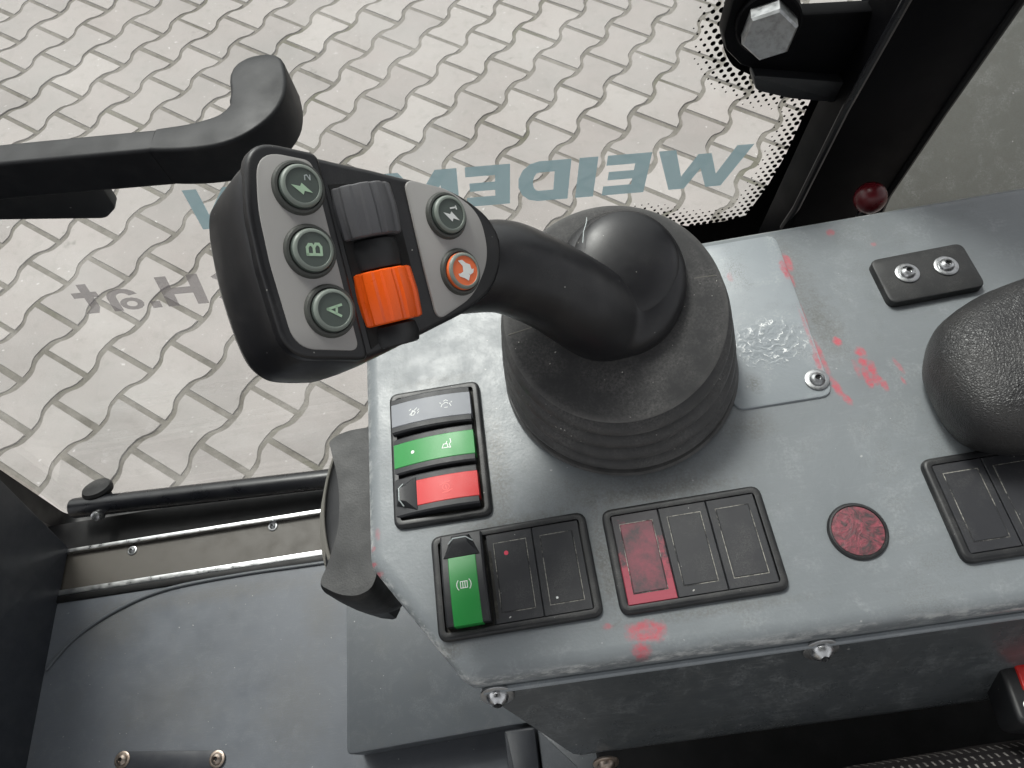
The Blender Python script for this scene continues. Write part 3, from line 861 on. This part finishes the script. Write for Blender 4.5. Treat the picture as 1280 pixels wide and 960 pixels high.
# folded top lip of the lower panel
y0, z0 = fy(2.2)
build('panel_lip', MB().tube([(-57, y0 + .6, z0 + .5), (520, y0 + .6, z0 + .5)], 1.9, 10), 'plate', con)
Nf = Vector((0, -.92, .4))
def facemx(x, s):
    y, z = fy(s)
    zx = Nf; xx = Vector((1, 0, 0)); yx = zx.cross(xx)
    return Matrix(((xx.x, yx.x, zx.x, x), (xx.y, yx.y, zx.y, y), (xx.z, yx.z, zx.z, z), (0, 0, 0, 1)))
for x, s in ((-51, 6), (107.5, 5.5), (262, 5.5)):
    fixbolt(facemx(x, s), 5.6, 4.6, 8.6, con, 'steel', 32)
fixbolt(facemx(-4, 93), 5.0, 3.6, 7.5, con, 'rusty', 24)

# access plate with its bolt
ap = build('access_plate', MB().slab(rnd([(96, 160.4), (149, 160.4), (150.5, 273), (96, 273)], [7, 7, 7, 4], 5), -1, 1.6, 1.2, 2), 'plate', con)
fixbolt(Matrix.Translation((143.0, 170.6, 1.5)), 4.1, 2.6, 6.4, con, 'dullsteel', 32)
# small dark mounting plate with two bolts
mp_ = Matrix.Translation((222, 225, 0)) @ Matrix.Rotation(0.03, 4, 'Z')
build('mounting_plate', MB(mp_).slab(rect(0, 0, 53.5, 31.5, 5), -0.5, 5.2, 1.2, 2), 'textured', con)
for x, y in ((211.3, 226.5), (233.3, 226.9)):
    fixbolt(Matrix.Translation((x, y, 5.0)), 4.2, 3.0, 6.6, con, 'steel', 32)
# round blanking plug
pg = build('blanking_plug', MB(Matrix.Translation((136.2, 87, 0))).lathe([(14.2, -1), (14.2, 1.0), (13.4, 1.9), (12.6, 2.0), (12.3, 1.3)], 44), 'bezel', con)
build('plug_face', MB(Matrix.Translation((136.2, 87, 0))).lathe([(12.4, 0.8), (12.2, 1.5), (8, 1.75), (3, 1.8)], 40), 'redplug', pg)

# air vent on the console's front end
vent = thing('air_vent', 'black textured round air vent on the front end of the console', 'vent', (-125, 145, -60))
rows = []
outl = spline([(-113, 196), (-126, 195.5), (-136, 191), (-135.5, 184), (-132, 168), (-130.2, 150), (-131.5, 132), (-137, 114), (-141, 104), (-136, 99), (-128, 95), (-118, 94), (-110, 100), (-108, 120), (-107, 196)], 4)
def squash(poly, k, cx=-112, cy=150):
    return [(cx + (x - cx) * k, cy + (y - cy) * k) for x, y in poly]
vr = []
for zz, k in ((-104, .5), (-98, .68), (-90, .80), (-80, .89), (-68, .95), (-54, .99), (-40, 1.0), (-20, 1.0), (-15.5, .985), (-13.5, .96)):
    vr.append([(x, y, zz) for x, y in squash(outl, k)])
build('vent_housing', MB().loft(vr), 'textured', vent, 40)
core = spline([(-118, 187), (-131, 188), (-137, 176), (-140.5, 148), (-139.5, 120), (-137, 107), (-118, 104)], 5)
vc = []
for zz, dx in ((-96, -2), (-88, 3), (-70, 7), (-50, 7.5), (-38, 6), (-28, 3.0), (-22, 0.5), (-19.5, -2)):
    vc.append([(x - (dx if x < -125 else 0), y, zz) for x, y in core])
build('vent_core', MB().loft(vc), 'black', vent, 50)
for k in range(8):
    rr = [(-131.4 - 1.15 * k - 9.3 * math.sin(math.pi * min(1, max(0, u))) ** 0.8, 106.5 + 80.5 * u, -18.5 - 2.6 * k) for u in [i / 18 for i in range(19)]]
    build('louver', MB().tube(rr, 0.95, 8), 'wornrib', vent)

# armrest pad
arm = spline([(190, 150), (192, 163), (201, 178), (217, 188), (242, 196), (300, 205), (420, 205), (520, 205), (520, 105), (420, 103), (300, 105), (236, 107), (211, 110), (197, 118), (191, 132)], 4)
arm = arm[::-1]
area = sum(arm[i][0] * arm[(i + 1) % len(arm)][1] - arm[(i + 1) % len(arm)][0] * arm[i][1] for i in range(len(arm)))
if area < 0: arm = arm[::-1]
m = MB(); rings = []
for zz, ins in ((2, 9), (7, 4), (14, 1), (21, 0), (28, 2), (34, 7), (38.5, 15), (41.5, 26), (43, 40)):
    rings.append([(x, y, zz) for x, y in inset(arm, ins * 0.55)])
m.loft(rings)
ar = thing('armrest_pad', 'rounded black grained-leather armrest pad on the console at the right edge', 'armrest', (260, 155, 0))
build('cushion', m, 'leather', ar, 60)

# ------------------------------------------------------------------ switch panels
def frame_strip(mb, w, h, t, z, cx=0, cy=0):
    a, b = rect(cx, cy, w, h), rect(cx, cy, w - 2 * t, h - 2 * t)
    for i in range(4):
        j = (i + 1) % 4
        mb.poly([(*a[i], z), (*a[j], z), (*b[j], z), (*b[i], z)])

def panel(name, label, loc, rotz, n=3):
    """local x along the row of switches; returns root and matrix"""
    t = thing(name, label, 'switch panel', loc, 'rocker switch panels on the console')
    mx = Matrix.Translation(loc) @ Matrix.Rotation(rotz, 4, 'Z')
    o = rect(0, 0, 24.2 * n + 9, 53.2, 5.5, 5)
    i_ = rect(0, 0, 24.2 * n + 1.4, 45.6, 2.0, 5)
    mb = MB(mx)
    rings = [[(x, y, 0) for x, y in o]]
    for k in range(5):
        a = math.pi / 2 * k / 4
        rings.append([(x, y, 1.4 + 2.0 * math.sin(a)) for x, y in inset(o, 2.0 * (1 - math.cos(a)))])
    # inner edge ring with the same count
    rings.append([(x, y, 3.2) for x, y in i_])
    rings.append([(x, y, 0.3) for x, y in i_])
    mb.loft(rings)
    build('bezel', mb, 'bezel', t, 40)
    return t, mx

def blank(t, mx, cx, red=False, dot=None, dustside=0, seed=0):
    mb = MB(mx @ Matrix.Translation((cx, 0, 0)))
    mb.slab(rect(0, 0, 23.9, 45.0), 0.4, 2.9, 0.35, 1)
    c = build('blank_cover', mb, 'redblank' if red else 'blank', t, 30)
    mb = MB(mx @ Matrix.Translation((cx, 0, 0)))
    mb.slab(rect(0, 0, 16.4, 34.6), 2.0, 3.35, 0.3, 1)
    build('cover_insert', mb, 'redinsert' if red else 'blank', c, 30)
    e = MB(mx @ Matrix.Translation((cx, 0, 0)))
    frame_strip(e, 17.2, 35.4, 0.42, 2.97)
    build('worn_edge', e, 'wornedge', c, 0)
    if dot:
        e = MB(mx @ Matrix.Translation((cx, 0, 0)))
        e.slab(circ(dot[0], dot[1], dot[2], 14), 3.2, 3.42)
        build('indicator_dot', e, dot[3], c)
    return c

def rocker(t, mx, cx, lens, flip=1, lock=False, tilt=2.0, base=5.6):
    """rocker lies along local y of the panel; flip=+1: the raised end is at -y"""
    lm = mx @ Matrix.Translation((cx, 0, 0)) @ Matrix.Rotation(-math.pi / 2 * flip, 4, 'Z') @ Matrix.Translation((-1.9, 0, 0))   # rocker x -> panel -y
    L, w = 45.5, 21.8
    hgt = lambda x: base + tilt * (x / (L / 2)) + 2.6 * (1 - (x / (L / 2)) ** 2)
    xs = [-L / 2 + L * k / 14 for k in range(15)]
    m = MB(lm)
    m.loft([[(x, -w / 2, 0.6), (x, w / 2, 0.6), (x, w / 2, hgt(x) - .9), (x, w / 2 - .9, hgt(x)), (x, -w / 2 + .9, hgt(x)), (x, -w / 2, hgt(x) - .9)] for x in xs])
    r = build('rocker', m, 'rocker', t, 35)
    x0 = -L / 2 + (12.5 if lock else 0.0)
    xs = [x0 + (L / 2 + .35 - x0) * k / 12 for k in range(13)]
    lw = 14.2
    m = MB(lm)
    m.loft([[(x, -lw / 2, 1.2), (x, lw / 2, 1.2), (x, lw / 2, hgt(x) + .1), (x, lw / 2 - .3, hgt(x) + .35), (x, -lw / 2 + .3, hgt(x) + .35), (x, -lw / 2, hgt(x) + .1)] for x in xs])
    build('lens', m, lens, r, 35)
    if lock:
        m = MB(lm)
        h0 = hgt(-14)
        lo = [(-L / 2 + .6, -4.6), (-L / 2 + 12.2, -9.3), (-L / 2 + 12.2, 9.3), (-L / 2 + .6, 4.6)]
        hi = [(-L / 2 + 3.2, -3.2), (-L / 2 + 6.6, -4.2), (-L / 2 + 6.6, 4.2), (-L / 2 + 3.2, 3.2)]
        m.loft([[(x, y, hgt(x) - .6) for x, y in lo], [(x, y, hgt(x) + .4) for x, y in lo], [(x, y, h0 + 3.0) for x, y in hi]])
        lk = build('lock_slide', m, 'rocker', r, 25)
        m = MB(lm)
        for k in range(5):
            xx = -L / 2 + 7.2 + k * 0.95
            zz = hgt(xx) + 2.35 - .5 * k
            ww = 5.0 + .8 * k
            m.box(xx, xx + .5, -ww, ww, zz - .9, zz + .12)
        build('slide_rib', m, 'wornedge', lk, 0)
        m = MB(lm)
        sh = lambda p, dz: (p[0], p[1], dz)
        ed = [(hi[3][0], hi[3][1], h0 + 3.0), (hi[0][0], hi[0][1], h0 + 3.0)]
        m.tube([(lo[0][0] + 4.5, lo[0][1] - 1.7, hgt(-15) + 1.0), (hi[0][0], hi[0][1], h0 + 3.0), (hi[3][0], hi[3][1], h0 + 3.0), (lo[3][0] + 4.5, lo[3][1] + 1.7, hgt(-15) + 1.0)], 0.35, 6)
        build('slide_edge', m, 'faded', lk)
    return r, lm, hgt

def symbol(r, lm, hgt, strokes, mat, w=0.5, at=(0, 0), rot=0, closed=()):
    m = MB()
    for k, st in enumerate(strokes):
        m.ribbon(st, w, 0, k in closed)
    c, s = math.cos(rot), math.sin(rot)
    for i, p in enumerate(m.v):
        x, y = at[0] + p.x * c - p.y * s, at[1] + p.x * s + p.y * c
        m.v[i] = lm @ Vector((x, y, hgt(x) + .42 + p.z))
    return build('symbol', m, mat, r, 0)
circle = lambda cx, cy, r, a0=0, a1=360, n=14: [(cx + r * math.cos(math.radians(a0 + (a1 - a0) * k / n)), cy + r * math.sin(math.radians(a0 + (a1 - a0) * k / n))) for k in range(n + 1)]

# panel with the three coloured rockers
tA, mA = panel('switch_panel', 'upright switch panel holding grey, green and red rockers, left of the joystick', (-67.6, 164, 0), -math.pi / 2)
# local +x = frame -Y; local +y = frame +X
r, lm, hg = rocker(tA, mA, -24.2, 'rockergrey', -1, tilt=1.0, base=6.6)
symbol(r, lm, hg, [[(-2.2, -1.5), (2.2, 2.0)], [(-1.5, -2), (-.5, .8), (1.2, -.6), (.2, -2.2), (-1.5, -2)], [(2.4, -1.6), (3.2, -.4)], [(2.6, .2), (3.4, 1.0)], [(-2.4, 1.2), (-1.2, 2)]], 'white', .36, (-9.5, -.4))
symbol(r, lm, hg, [circle(0, 0, 1.3, 20, 160, 6), [(-2.8, -1.2), (-2, .6)], [(2.8, -1.2), (2, .6)], [(-1.2, 2.2), (0, 2.9), (1.2, 2.2)], [(-.8, -1.8), (.8, -1.8)], [(2.9, 1.0), (3.4, 1.6)], [(-2.9, 1.0), (-3.4, 1.6)]], 'white', .36, (9.5, .4))
r, lm, hg = rocker(tA, mA, 0, 'rockergreen', -1, tilt=2.4, base=5.8)
symbol(r, lm, hg, [circle(0, 0, .55, 0, 360, 8)], 'white', .9, (-11.5, 0))
symbol(r, lm, hg, [[(-2.6, -1.6), (-1.6, .6), (.4, .6), (.8, -1.6), (-2.6, -1.6)], [(.8, -1.6), (2.2, -1.8), (1.6, .2), (2.6, 1.4), (2.2, 3.4)], [(-.4, .6), (.4, 2.0)]], 'white', .42, (8, 0))
r, lm, hg = rocker(tA, mA, 24.2, 'rockerred', -1, True, tilt=2.2, base=6.0)
symbol(r, lm, hg, [circle(0, 0, 1.8), circle(0, 0, 2.9, 50, 130, 6), circle(0, 0, 2.9, 230, 310, 6), [(0, -.9), (0, .9)], [(-2.8, -2.4), (2.8, -2.4)], [(-2.8, 2.4), (2.8, 2.4)]], 'fadedred', .45, (6, 0), 0.25)
# dusty floor of that panel
build('recess_floor', MB(mA).slab(rect(0, 0, 73.4, 45.2), 0.1, 0.5), 'dusty', tA, 0)

# panel with one green rocker and two blanks
tB, mB = panel('switch_panel', 'switch panel with one green locking rocker and two blanks, near the front corner', (-33.9, 90.2, 0), 0.018)
r, lm, hg = rocker(tB, mB, -24.4, 'rockergreen', 1, True, tilt=1.4, base=6.4)
symbol(r, lm, hg, [[(-1.6, -1.7), (1.6, -1.7), (1.6, 1.7), (-1.6, 1.7)], [(-1.6, -.55), (1.6, -.55)], [(-1.6, .55), (1.6, .55)], circle(0, 0, 3.6, 50, 130, 6), circle(0, 0, 3.6, 230, 310, 6)], 'white', .36, (4.2, 0), closed=(0,))
build('recess_floor', MB(mB).slab(rect(-24.4, 0, 23.4, 45.2), 0.1, 0.9), 'dusty', tB, 0)
blank(tB, mB, 0.2, dot=(-2.4, 11.5, 1.15, 'reddot'))
blank(tB, mB, 24.4, dot=(-4.6, -14.6, 0.6, 'white'))
build('dust_strip', MB(mB).slab(rect(-10.6, -3, 1.6, 34, .6), 2.8, 3.05), 'dusty', tB, 0)

# middle panel, smeared with red paint
tC, mC = panel('switch_panel', 'switch panel of three blanks, its left blank smeared with red paint', (55.7, 90.2, 0), 0.012)
blank(tC, mC, -24.4, red=True)
blank(tC, mC, 0)
blank(tC, mC, 24.4)
# right panel, cut by the picture edge
tD, mD = panel('switch_panel', 'switch panel of plain black blanks, right of the round plug', (217.8, 91.0, 0), 0.01)
for k in (-1, 0, 1): blank(tD, mD, 24.4 * k)

# ================================================================== JOYSTICK
joy = thing('joystick', 'black joystick with button head and orange thumb wheel rising from ribbed boot', 'joystick', (40, 197, 0))
# the lever leans towards the seat, so the bellows run from a flat base to a tilted top disc
TILT = math.radians(19.5)
DM = Matrix.Translation((37, 197, 62)) @ Matrix.Rotation(TILT, 4, 'X')
prof = [(57, -0.5), (64.2, 0.4), (65.4, 2.8), (64.4, 5.4)]
for zb, rb in ((5.6, 64.2), (17.8, 62.6), (30.0, 60.6), (42.2, 58.4)):
    h = 12.2
    prof += [(rb - 8.0, zb + .06 * h), (rb - 10.5, zb + .12 * h), (rb - 9.5, zb + .19 * h), (rb - 3.4, zb + .29 * h), (rb - .4, zb + .41 * h), (rb, zb + .52 * h), (rb - .6, zb + .68 * h), (rb - 2.2, zb + .85 * h), (rb - 4.2, zb + .97 * h)]
prof += [(51.4, 54.6), (50.2, 55.2), (51.4, 55.8), (54.8, 56.3), (55.6, 57.4), (54.9, 58.2), (52.5, 58.5), (40, 58.9), (20, 59.4), (4, 59.6)]
bm_ = MB()
rings = []
for r_, zp in prof:
    t_ = min(1.0, max(0.0, zp / 58.0))
    tl = TILT * t_
    c_ = Vector((40 - 3 * t_, 198 - 1 * t_, 62 * t_)) + Vector((0, -math.sin(TILT), math.cos(TILT))) * max(0, zp - 58)
    sag = 0.5 if zp < 54 else 0.0
    rings.append([c_ + Vector((1, 0, 0)) * r_ * math.cos(a) * (1 + .006 * sag * math.sin(3 * a + zp)) + Vector((0, math.cos(tl), math.sin(tl))) * r_ * math.sin(a) * (1 + .006 * sag * math.cos(2 * a + zp * .7)) for a in [2 * math.pi * i / 96 for i in range(96)]])
bm_.loft(rings)
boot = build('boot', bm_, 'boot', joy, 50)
for pts_ in ([(36.5, 9.5, .55), (44, 9.4, .5), (52, 9.2, .3)], [(-54, -3.2, .3), (-48, -2.4, .45), (-41, -1.3, .6)]):
    build('moulding_seam', MB(DM).tube(pts_, .35, 6), 'wornrib', boot)

# neck and skirt: one continuous skin, voxel-fused
m = MB()
path = spline([(-50, 188, 124), (-35.6, 193.8, 118), (-15.4, 199.8, 109), (-3.8, 199, 101), (8.1, 197.2, 90.0), (20, 194.6, 76.5), (30, 194, 62), (38, 196, 48)], 5, False)
rad = spline([(16, 0, 0), (18.6, 0, 0), (20.6, 0, 0), (20.8, 0, 0), (21.0, 0, 0), (21.8, 0, 0), (22, 0, 0), (21, 0, 0)], 5, False)
m.tube(path, [r_[0] for r_ in rad], 32)
def ellip(mb, c, r, rotz=0, tilt=None, n=40, k=18, frame=None, e=1.0):
    mx = (frame or Matrix.Identity(4)) @ Matrix.Translation(c) @ Matrix.Rotation(rotz, 4, 'Z')
    if tilt: mx = mx @ Matrix.Rotation(tilt[0], 4, 'X') @ Matrix.Rotation(tilt[1], 4, 'Y')
    old = mb.x; mb.x = mx
    mb.loft([[(r[0] * math.sin(t) ** e * math.cos(2 * math.pi * i / n), r[1] * math.sin(t) ** e * math.sin(2 * math.pi * i / n), -r[2] * math.copysign(abs(math.cos(t)) ** e, math.cos(t))) for i in range(n)] for t in [math.pi * (j + .15) / (k + .3) for j in range(k + 1)]])
    mb.x = old
ellip(m, (5.0, 13.0, 0), (33.0, 38.0, 15.5), -0.25, frame=DM, e=.72)
neck = build('neck', m, 'grip', joy, 60)
rm = neck.modifiers.new('fuse', 'REMESH'); rm.mode = 'VOXEL'; rm.voxel_size = 0.0011; rm.use_smooth_shade = True
smo = neck.modifiers.new('soften', 'SMOOTH'); smo.factor = 0.6; smo.iterations = 34
m = MB()
ellip(m, (8.5, 19.5, 9.2), (26.5, 28.5, 9.4), -0.25, (-.08, .08), frame=DM, e=.9)
build('dome_cap', m, 'grip', neck, 60)
build('hair_scratch', MB(DM).tube([(-5.5, 49.5, 2.4), (-7.0, 43, 13.6), (-9.5, 37, 17.0), (-11, 31, 18.6)], .22, 6), 'faded', neck)
# head in its own frame
HP = Vector((-62.3, 161.8, 167.3))
hx_, hy_, hn_ = Vector((.7367, .2043, -.6446)), Vector((.1346, .8899, .4358)), Vector((.6624, -.4079, .6284))
HM = Matrix(((hx_.x, hy_.x, hn_.x, HP.x), (hx_.y, hy_.y, hn_.y, HP.y), (hx_.z, hy_.z, hn_.z, HP.z), (0, 0, 0, 1)))
rimo = [(-37.3, 27.2), (-35.7, 31.0), (-32.6, 34.6), (-24.9, 37.4), (-15.8, 38.4), (-4.3, 38.2), (7.8, 38.2), (16.4, 37.9), (32.1, 37.5), (44, 36.4), (54, 33), (61.8, 28), (66.7, 19.9), (66.2, 9), (60.9, -1.3), (50.3, -9.5), (34.3, -17.6), (21.5, -23.7), (10.7, -28.4), (2.5, -30.6), (-13.1, -31), (-20.3, -28.6), (-26.4, -20.2), (-33.1, -.3), (-37, 18.7)]
rimo = rimo[::-1]                      # counter-clockwise
area = sum(rimo[i][0] * rimo[(i + 1) % len(rimo)][1] - rimo[(i + 1) % len(rimo)][0] * rimo[i][1] for i in range(len(rimo)))
if area < 0: rimo = rimo[::-1]
rimo = spline(rimo, 4)
def shifted(poly, ins, dx, dy): return [(x + dx, y + dy) for x, y in inset(poly, ins)]
def taper(poly, t):
    """lower body: left and bottom walls run straight down, the right end pulls in towards the neck"""
    out = []
    for x, y in poly:
        k = max(0.0, (x - 0) / 66.0)
        out.append((x - 16 * k * t - 2.0 * t, y - 6.5 * t + (-8 * k * t if y > 0 else 10 * k * t)))
    return out
rings = []
for zz, ins, t in ((-46, 14, 1.1), (-43, 7, 1.1), (-38, 2.5, 1.1), (-30, 0, 1.0), (-20, -.8, .68), (-10, -1.0, .34), (-4, -.6, .1), (-1.5, 0, 0), (-.4, .8, 0), (0, 2.0, 0)):
    rings.append([(x, y, zz) for x, y in inset(taper(rimo, t), ins)])
shell = build('head_shell', MB(HM).loft(rings), 'grip', joy, 50)
# raised left block and its grey plate
blk0 = [(-37.6, 38.8), (-37.0, 16), (-33.2, -2), (-24.4, -31.6), (5.2, -31.2), (-13.0, 38.9)]
blk = rnd(blk0, [11, 60, 60, 13, 3, 4], 8)
build('side_block', MB(HM).slab(blk, -3, 2.6, 1.8, 4), 'grip', shell, 40)
lp = rnd(inset(blk0, 3.3), [9, 60, 60, 10, 3, 4], 8)
build('face_plate', MB(HM).slab(lp, 1.5, 3.1, .5, 2), 'facegrey', shell, 40)
rp0 = [(21.0, 36.9), (29.0, 4.5), (34.6, -15.2), (51.5, -4.5), (60.0, 12), (55.5, 30), (40, 36.6)]
rp_ = rnd(rp0, [3.5, 30, 3.5, 24, 22, 20, 24], 8)
build('face_plate', MB(HM).slab(rp_, -1, 1.0, .5, 2), 'facegrey', shell, 40)
# wheel slot
sd_ = Vector((.262, -.965))
sn_ = Vector((.965, .262))
def slot(a, s): 
    p = Vector((2.2, 37)) + sd_ * s + sn_ * a
    return (p.x, p.y)
build('slot_floor', MB(HM).slab([slot(-12.3, 4.5), slot(-12.3, 63), slot(12.3, 53), slot(12.3, 5.5)], -1, .25), 'line', shell, 0)
WM = HM @ Matrix(((sn_.x, 0, sd_.x, 2.2), (sn_.y, 0, sd_.y, 37), (0, -1, 0, -6.0), (0, 0, 0, 1)))   # wheel axis = local z
def wheel(s0, s1, R, teeth, depth, mat, name):
    n = 84
    rings = []
    for s, k in ((s0, -1.0), (s0 + .5, -.15), (s0 + 1.2, 0), ((s0 + s1) / 2, .5), (s1 - 1.2, 0), (s1 - .5, -.15), (s1, -1.0)):
        rg = []
        for i in range(n):
            a = 2 * math.pi * i / n
            tt = (a * teeth / (2 * math.pi)) % 1.0
            g_ = depth if tt > 0.62 else 0.0
            r_ = R + k - g_
            rg.append((r_ * math.cos(a), r_ * math.sin(a), s))
        rings.append(rg)
    return build(name, MB(WM).loft(rings), mat, joy, 28)
wheel(6.0, 24.5, 13.6, 13, .75, 'wheelgrey', 'thumb_wheel')
wheel(25.0, 36.0, 10.8, 1, 0.0, 'black', 'wheel_hub')
wheel(36.4, 55.5, 13.6, 13, .75, 'orange', 'thumb_wheel')
wheel(56.0, 64, 10.4, 1, 0.0, 'black', 'wheel_hub')

def head_button(x, y, z, cap='button', R=8.7):
    bx = HM @ Matrix.Translation((x, y, z))
    c = build('button', MB(bx).lathe([(R + .6, -1), (R + .5, .5), (R - .1, 1.5), (R - .9, 1.7), (R - 1.2, .9)], 40), 'collar', joy, 40)
    q = R - 1.5
    build('button_cap', MB(bx).lathe([(q, 0), (q, 2.8), (q - .35, 3.4), (q - 1.3, 3.7), (q - 1.5, 3.4), (1, 3.5)], 40), cap, c, 40)
    build('button_ring', MB(bx).lathe([(q - .05, 2.95), (q - .3, 3.55), (q - .8, 3.86), (q - 1.35, 3.84), (q - 1.45, 3.5)], 40, cap=False), 'ring', c, 40)
    return c, bx @ Matrix.Translation((0, 0, 3.62))
def glyph(c, bx, strokes, mat, w, rot, at=(0, 0), name='symbol'):
    m = MB(bx @ Matrix.Translation((at[0], at[1], 0)) @ Matrix.Rotation(rot, 4, 'Z'))
    for st in strokes: m.ribbon(st, w, 0)
    return build(name, m, mat, c, 0)
def solidg(c, bx, poly, mat, rot, at=(0, 0)):
    m = MB(bx @ Matrix.Translation((at[0], at[1], .02)) @ Matrix.Rotation(rot, 4, 'Z'))
    for q in poly: m.poly([(x, y, 0) for x, y in q])
    return build('symbol', m, mat, c, 0)
BOLT = [[(-3.8, .6), (.6, -1.9), (-.7, .7)], [(-.7, .7), (.6, -1.9), (.9, -.55)], [(-.7, .7), (.9, -.55), (-.3, 1.9)], [(-.3, 1.9), (.9, -.55), (3.8, -.6)]]
c, bx = head_button(-20.3, 25.4, 2.9)
solidg(c, bx, BOLT, 'glyph', -.05, (-.2, -1.2))
glyph(c, bx, [[(-.9, -.8), (-.9, .6), (-.2, .9), (.3, .2), (.9, -.7), (.9, .9)]], 'faded', .36, 0.1, (1.6, 2.8))
c, bx = head_button(-16.6, 4.6, 2.9)
glyph(c, bx, [[(-1.7, -2.4), (-1.7, 2.4)], [(-1.7, 2.4), (.6, 2.4), (1.6, 1.7), (1.6, .8), (.6, .1), (-1.7, .1)], [(.6, .1), (1.8, -.7), (1.8, -1.7), (.8, -2.4), (-1.7, -2.4)]], 'glyph', .95, math.pi / 2 + .1)
c, bx = head_button(-9.8, -14.9, 2.9)
glyph(c, bx, [[(-1.9, -2.4), (0, 2.4)], [(0, 2.4), (1.9, -2.4)], [(-1.1, -.8), (1.1, -.8)]], 'glyph', .85, math.pi / 2 + .0)
c, bx = head_button(39.2, 25.8, .9)
solidg(c, bx, BOLT, 'white', -.1, (.2, -1.0))
glyph(c, bx, [[(-1.3, -.3), (1.3, .5)], [(1.1, .9), (1.5, -.2)]], 'white', .6, 0, (1.0, 2.4))
c, bx = head_button(45.2, 4.6, .9, 'orangecap')
EMB = [[(-3.4, 3.4), (-1.4, 4.0), (.2, 3.0), (-1.2, 1.6)], [(.2, 3.0), (2.2, 2.6), (3.0, .8), (1.4, -1.0), (-1.0, -.6), (-1.2, 1.6)],
       [(3.0, .8), (4.0, 1.2), (3.8, -.4), (2.4, -1.4), (1.4, -1.0)], [(1.4, -1.0), (2.2, -1.6), (1.6, -3.8), (-.4, -3.0), (-1.0, -.6)], [(-1.0, -.6), (-.4, -3.0), (-2.6, -2.6), (-3.2, -1.6), (-2.2, -1.4)]]
solidg(c, bx, EMB, 'white', 0.0)

# ================================================================== SEAT AND BUCKLE
seat = thing('driver_seat', 'black seat cushion edge in dotted fabric at the bottom right', 'seat', (200, -80, -150))
m = MB()
secs = []
for x, k in ((20, .55), (30, .72), (50, .86), (80, .94), (130, 1.0), (200, 1.02), (300, 1.02), (480, 1.0)):
    cy, cz, a, b = -110, -112, 96 * k, 54 * k
    secs.append([(x, cy + a * math.copysign(abs(math.cos(t)) ** .75, math.cos(t)), cz + b * math.copysign(abs(math.sin(t)) ** .75, math.sin(t))) for t in [2 * math.pi * i / 48 for i in range(48)]])
m.loft(secs)
build('cushion', m, 'fabric', seat, 60)
build('gap_shade_box', MB().box(-10, 480, -300, 36, -330, -165, 6, 2), 'line', seat)  # near-black box added to paint the shade between console and seat

bk = thing('seat_belt_buckle', 'black seat belt buckle with red release button beside the seat', 'buckle', (225, 12, -60))
bm = Matrix.Translation((219, 8, -58)) @ Matrix.Rotation(-0.12, 4, 'Z') @ Matrix.Rotation(-0.12, 4, 'X')
build('buckle_body', MB(bm).slab(rect(14, 2, 62, 34, 5), -22, 0, 2.5, 3), 'black', bk)
build('release_button', MB(bm).slab(rect(16.5, 8.5, 53, 15, 1.2), -4, 1.6, 1.0, 2), 'buckle_red', bk)
build('buckle_rim', MB(bm).tube([(-14, -14.6, -.6), (40, -14.6, -.6)], .8, 8), 'alu', bk)
fixbolt(bm @ Matrix.Translation((-9.5, -6.0, -.8)), 2.2, 1.2, 2.9, bk, 'steel', 20)

# ------------------------------------------------------------------ lean the whole machine to the yard
for o in list(bpy.data.objects):
    if o.parent is None and o.type in {'MESH', 'EMPTY'} and o.name not in LEVEL:
        o.matrix_basis = FR @ o.matrix_basis
SC.render.engine = 'CYCLES'
